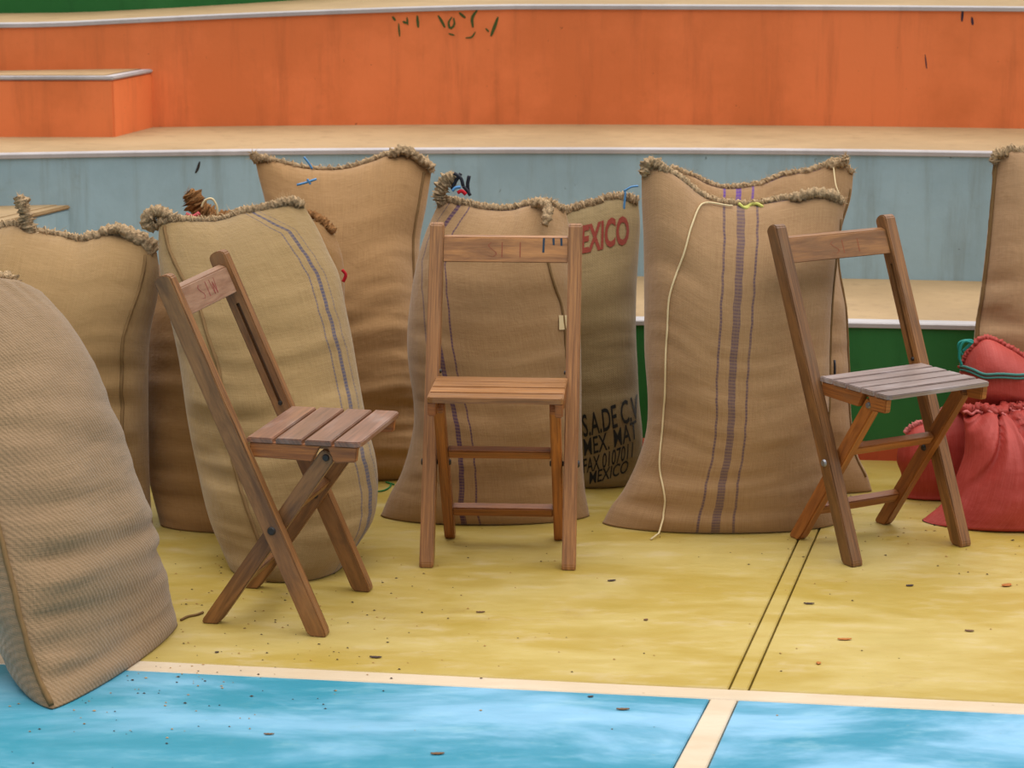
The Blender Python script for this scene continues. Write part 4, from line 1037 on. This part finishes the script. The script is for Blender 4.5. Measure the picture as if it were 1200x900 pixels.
# ================================================================ LITTER
M['leaf_brown'] = plain('dry_leaf', srgb(120, 88, 60), .8); M['leaf_orange'] = plain('orange_leaf', srgb(186, 112, 48), .7)
M['chip'] = plain('dark_husk', srgb(78, 62, 58), .8)
def flake(name, x, y, L, Wd, rz, mat, label, cat='leaf', group=None):
    """a small curled flake with thickness"""
    V, F = [], []; n = 9
    for i in range(n):
        f = i / (n - 1); w = Wd * math.sin(math.pi * (f * .86 + .07)) ** .8
        zz = .0015 + .035 * L * (2 * f - 1) ** 2
        for yy, up in ((-w / 2, .12 * Wd), (0, 0), (w / 2, .16 * Wd)):
            V.append((L * (f - .5), yy + .0008 * math.sin(i * 2.3), zz + up)); 
        for yy, up in ((w / 2, .16 * Wd), (0, 0), (-w / 2, .12 * Wd)):
            V.append((L * (f - .5), yy, zz + up - .0008))
    for i in range(n - 1):
        for k in range(6): F.append((i * 6 + k, (i + 1) * 6 + k, (i + 1) * 6 + (k + 1) % 6, i * 6 + (k + 1) % 6))
    F.append(tuple(range(6))); F.append(tuple((n - 1) * 6 + k for k in range(6))[::-1])
    o = link(name, mesh_from(name, V, F), mat, None, smooth=True)
    o.location = (x, y, 0); o.rotation_euler = (0, 0, rz); tag(o, label, cat, group); return o
for x, y, L, Wd, rz, mt, lb in [
 (-0.070, 5.051, 0.02, 0.007, 0.1, 'leaf_brown', 'small brown leaf curled on the yellow floor in front of the middle chair'),
 (-0.286, 4.738, 0.026, 0.009, -0.1, 'chip', 'dark husk lying on the yellow floor just above the white line'),
 (0.232, 5.293, 0.02, 0.008, 0.3, 'chip', 'dark husk on the yellow floor in front of the printed sack'),
 (0.295, 4.995, 0.011, 0.008, 0.5, 'leaf_brown', 'tiny brown leaf on the yellow floor left of the double joint line'),
 (0.669, 5.114, 0.024, 0.008, -0.1, 'chip', 'dark husk on the yellow floor just right of the double joint line'),
 (0.919, 5.253, 0.018, 0.009, 0.2, 'chip', 'dark husk on the yellow floor below the right chair front leg'),
 (0.714, 4.857, 0.03, 0.01, 0, 'leaf_orange', 'elongated orange leaf on the yellow floor below the right chair'),
 (1.143, 5.253, 0.026, 0.016, 0.4, 'leaf_orange', 'orange leaf on the yellow floor in front of the red sacks'),
 (0.993, 4.916, 0.02, 0.009, -0.2, 'leaf_brown', 'brownish leaf on the yellow floor at far right'),
 (0.638, 4.699, 0.014, 0.01, 1.3, 'leaf_orange', 'small upright orange leaf near the white line right of the joints'),
 (0.157, 4.494, 0.012, 0.006, 0.2, 'chip', 'black husk on the edge of the blue floor by the white line'),
 (0.218, 4.420, 0.026, 0.008, 0, 'leaf_brown', 'flat brown leaf on the blue floor left of the white cross strip'),
 (-0.139, 4.178, 0.026, 0.009, 0.1, 'leaf_brown', 'brown leaf near the bottom edge on the blue floor'),
 (-0.464, 4.282, 0.02, 0.006, 0, 'leaf_brown', 'thin brown leaf on the blue floor at lower left'),
 (-0.623, 4.771, 0.009, 0.007, 0.3, 'chip', 'round dark husk beside the left chair on the yellow floor'),
]:
    flake('dry_leaf' if 'leaf' in lb else 'husk', x, y, L, Wd, rz, M[mt], lb, 'leaf' if 'leaf' in lb else 'husk')
k_ = NT('mixed_crumbs', .85, .2)
M['crumb'] = k_.done(k_.mix(k_.ramp(k_.noise(k_.coords(), 30, 1), .48, .52), srgb(70, 56, 46), srgb(178, 138, 84)))
# crumbs nobody could count
rnd = random.Random(77); V, F = [], []
def crumb(x, y, s):
    b = len(V)
    for dx, dy, dz in ((-1, 0, .2), (.2, -1, .3), (1, .1, .2), (-.1, 1, .3), (0, 0, .9)):
        V.append((x + dx * s * rnd.uniform(.6, 1.3), y + dy * s * rnd.uniform(.5, 1), .0005 + dz * s * .7))
    F.extend([(b, b + 1, b + 4), (b + 1, b + 2, b + 4), (b + 2, b + 3, b + 4), (b + 3, b, b + 4), (b, b + 3, b + 2, b + 1)])
for _ in range(520):
    q = rnd.random()
    if q < .45: x, y = rnd.gauss(-.55, .28), rnd.gauss(5.05, .30)
    elif q < .7: x, y = rnd.uniform(-1.0, 1.2), rnd.uniform(4.3, 5.9)
    elif q < .85: x, y = rnd.gauss(.95, .22), rnd.gauss(5.75, .2)
    else: x, y = rnd.gauss(-.75, .2), rnd.gauss(4.45, .15)
    crumb(x, y, rnd.uniform(.0014, .0040))
cr = link('scattered_crumbs', mesh_from('scattered_crumbs', V, F), M['crumb']); cr['kind'] = 'stuff'
tag(cr, 'tiny dark husks and crumbs scattered over the painted floor', 'crumbs')
M['green_cord'] = plain('green_cord', srgb(44, 130, 70), .6)
o = tube('green_cord', smooth_path([(-0.374, 6.135, .003), (-0.355, 6.108, .003), (-0.333, 6.135, .003), (-0.327, 6.190, .003), (-0.342, 6.209, .003), (-0.317, 6.181, .003)], 30), .0022, M['green_cord'], None, 6); tag(o, 'short green cord curled on the floor in front of the tall plain sack', 'cord')
o = tube('brown_twine', smooth_path([(-0.729, 4.989, .003), (-0.717, 5.014, .003), (-0.700, 5.026, .003), (-0.687, 5.045, .003)], 16), .0028, M['seam'], None, 6); tag(o, 'brown twine on the floor between the front left sack and the left chair', 'twine')
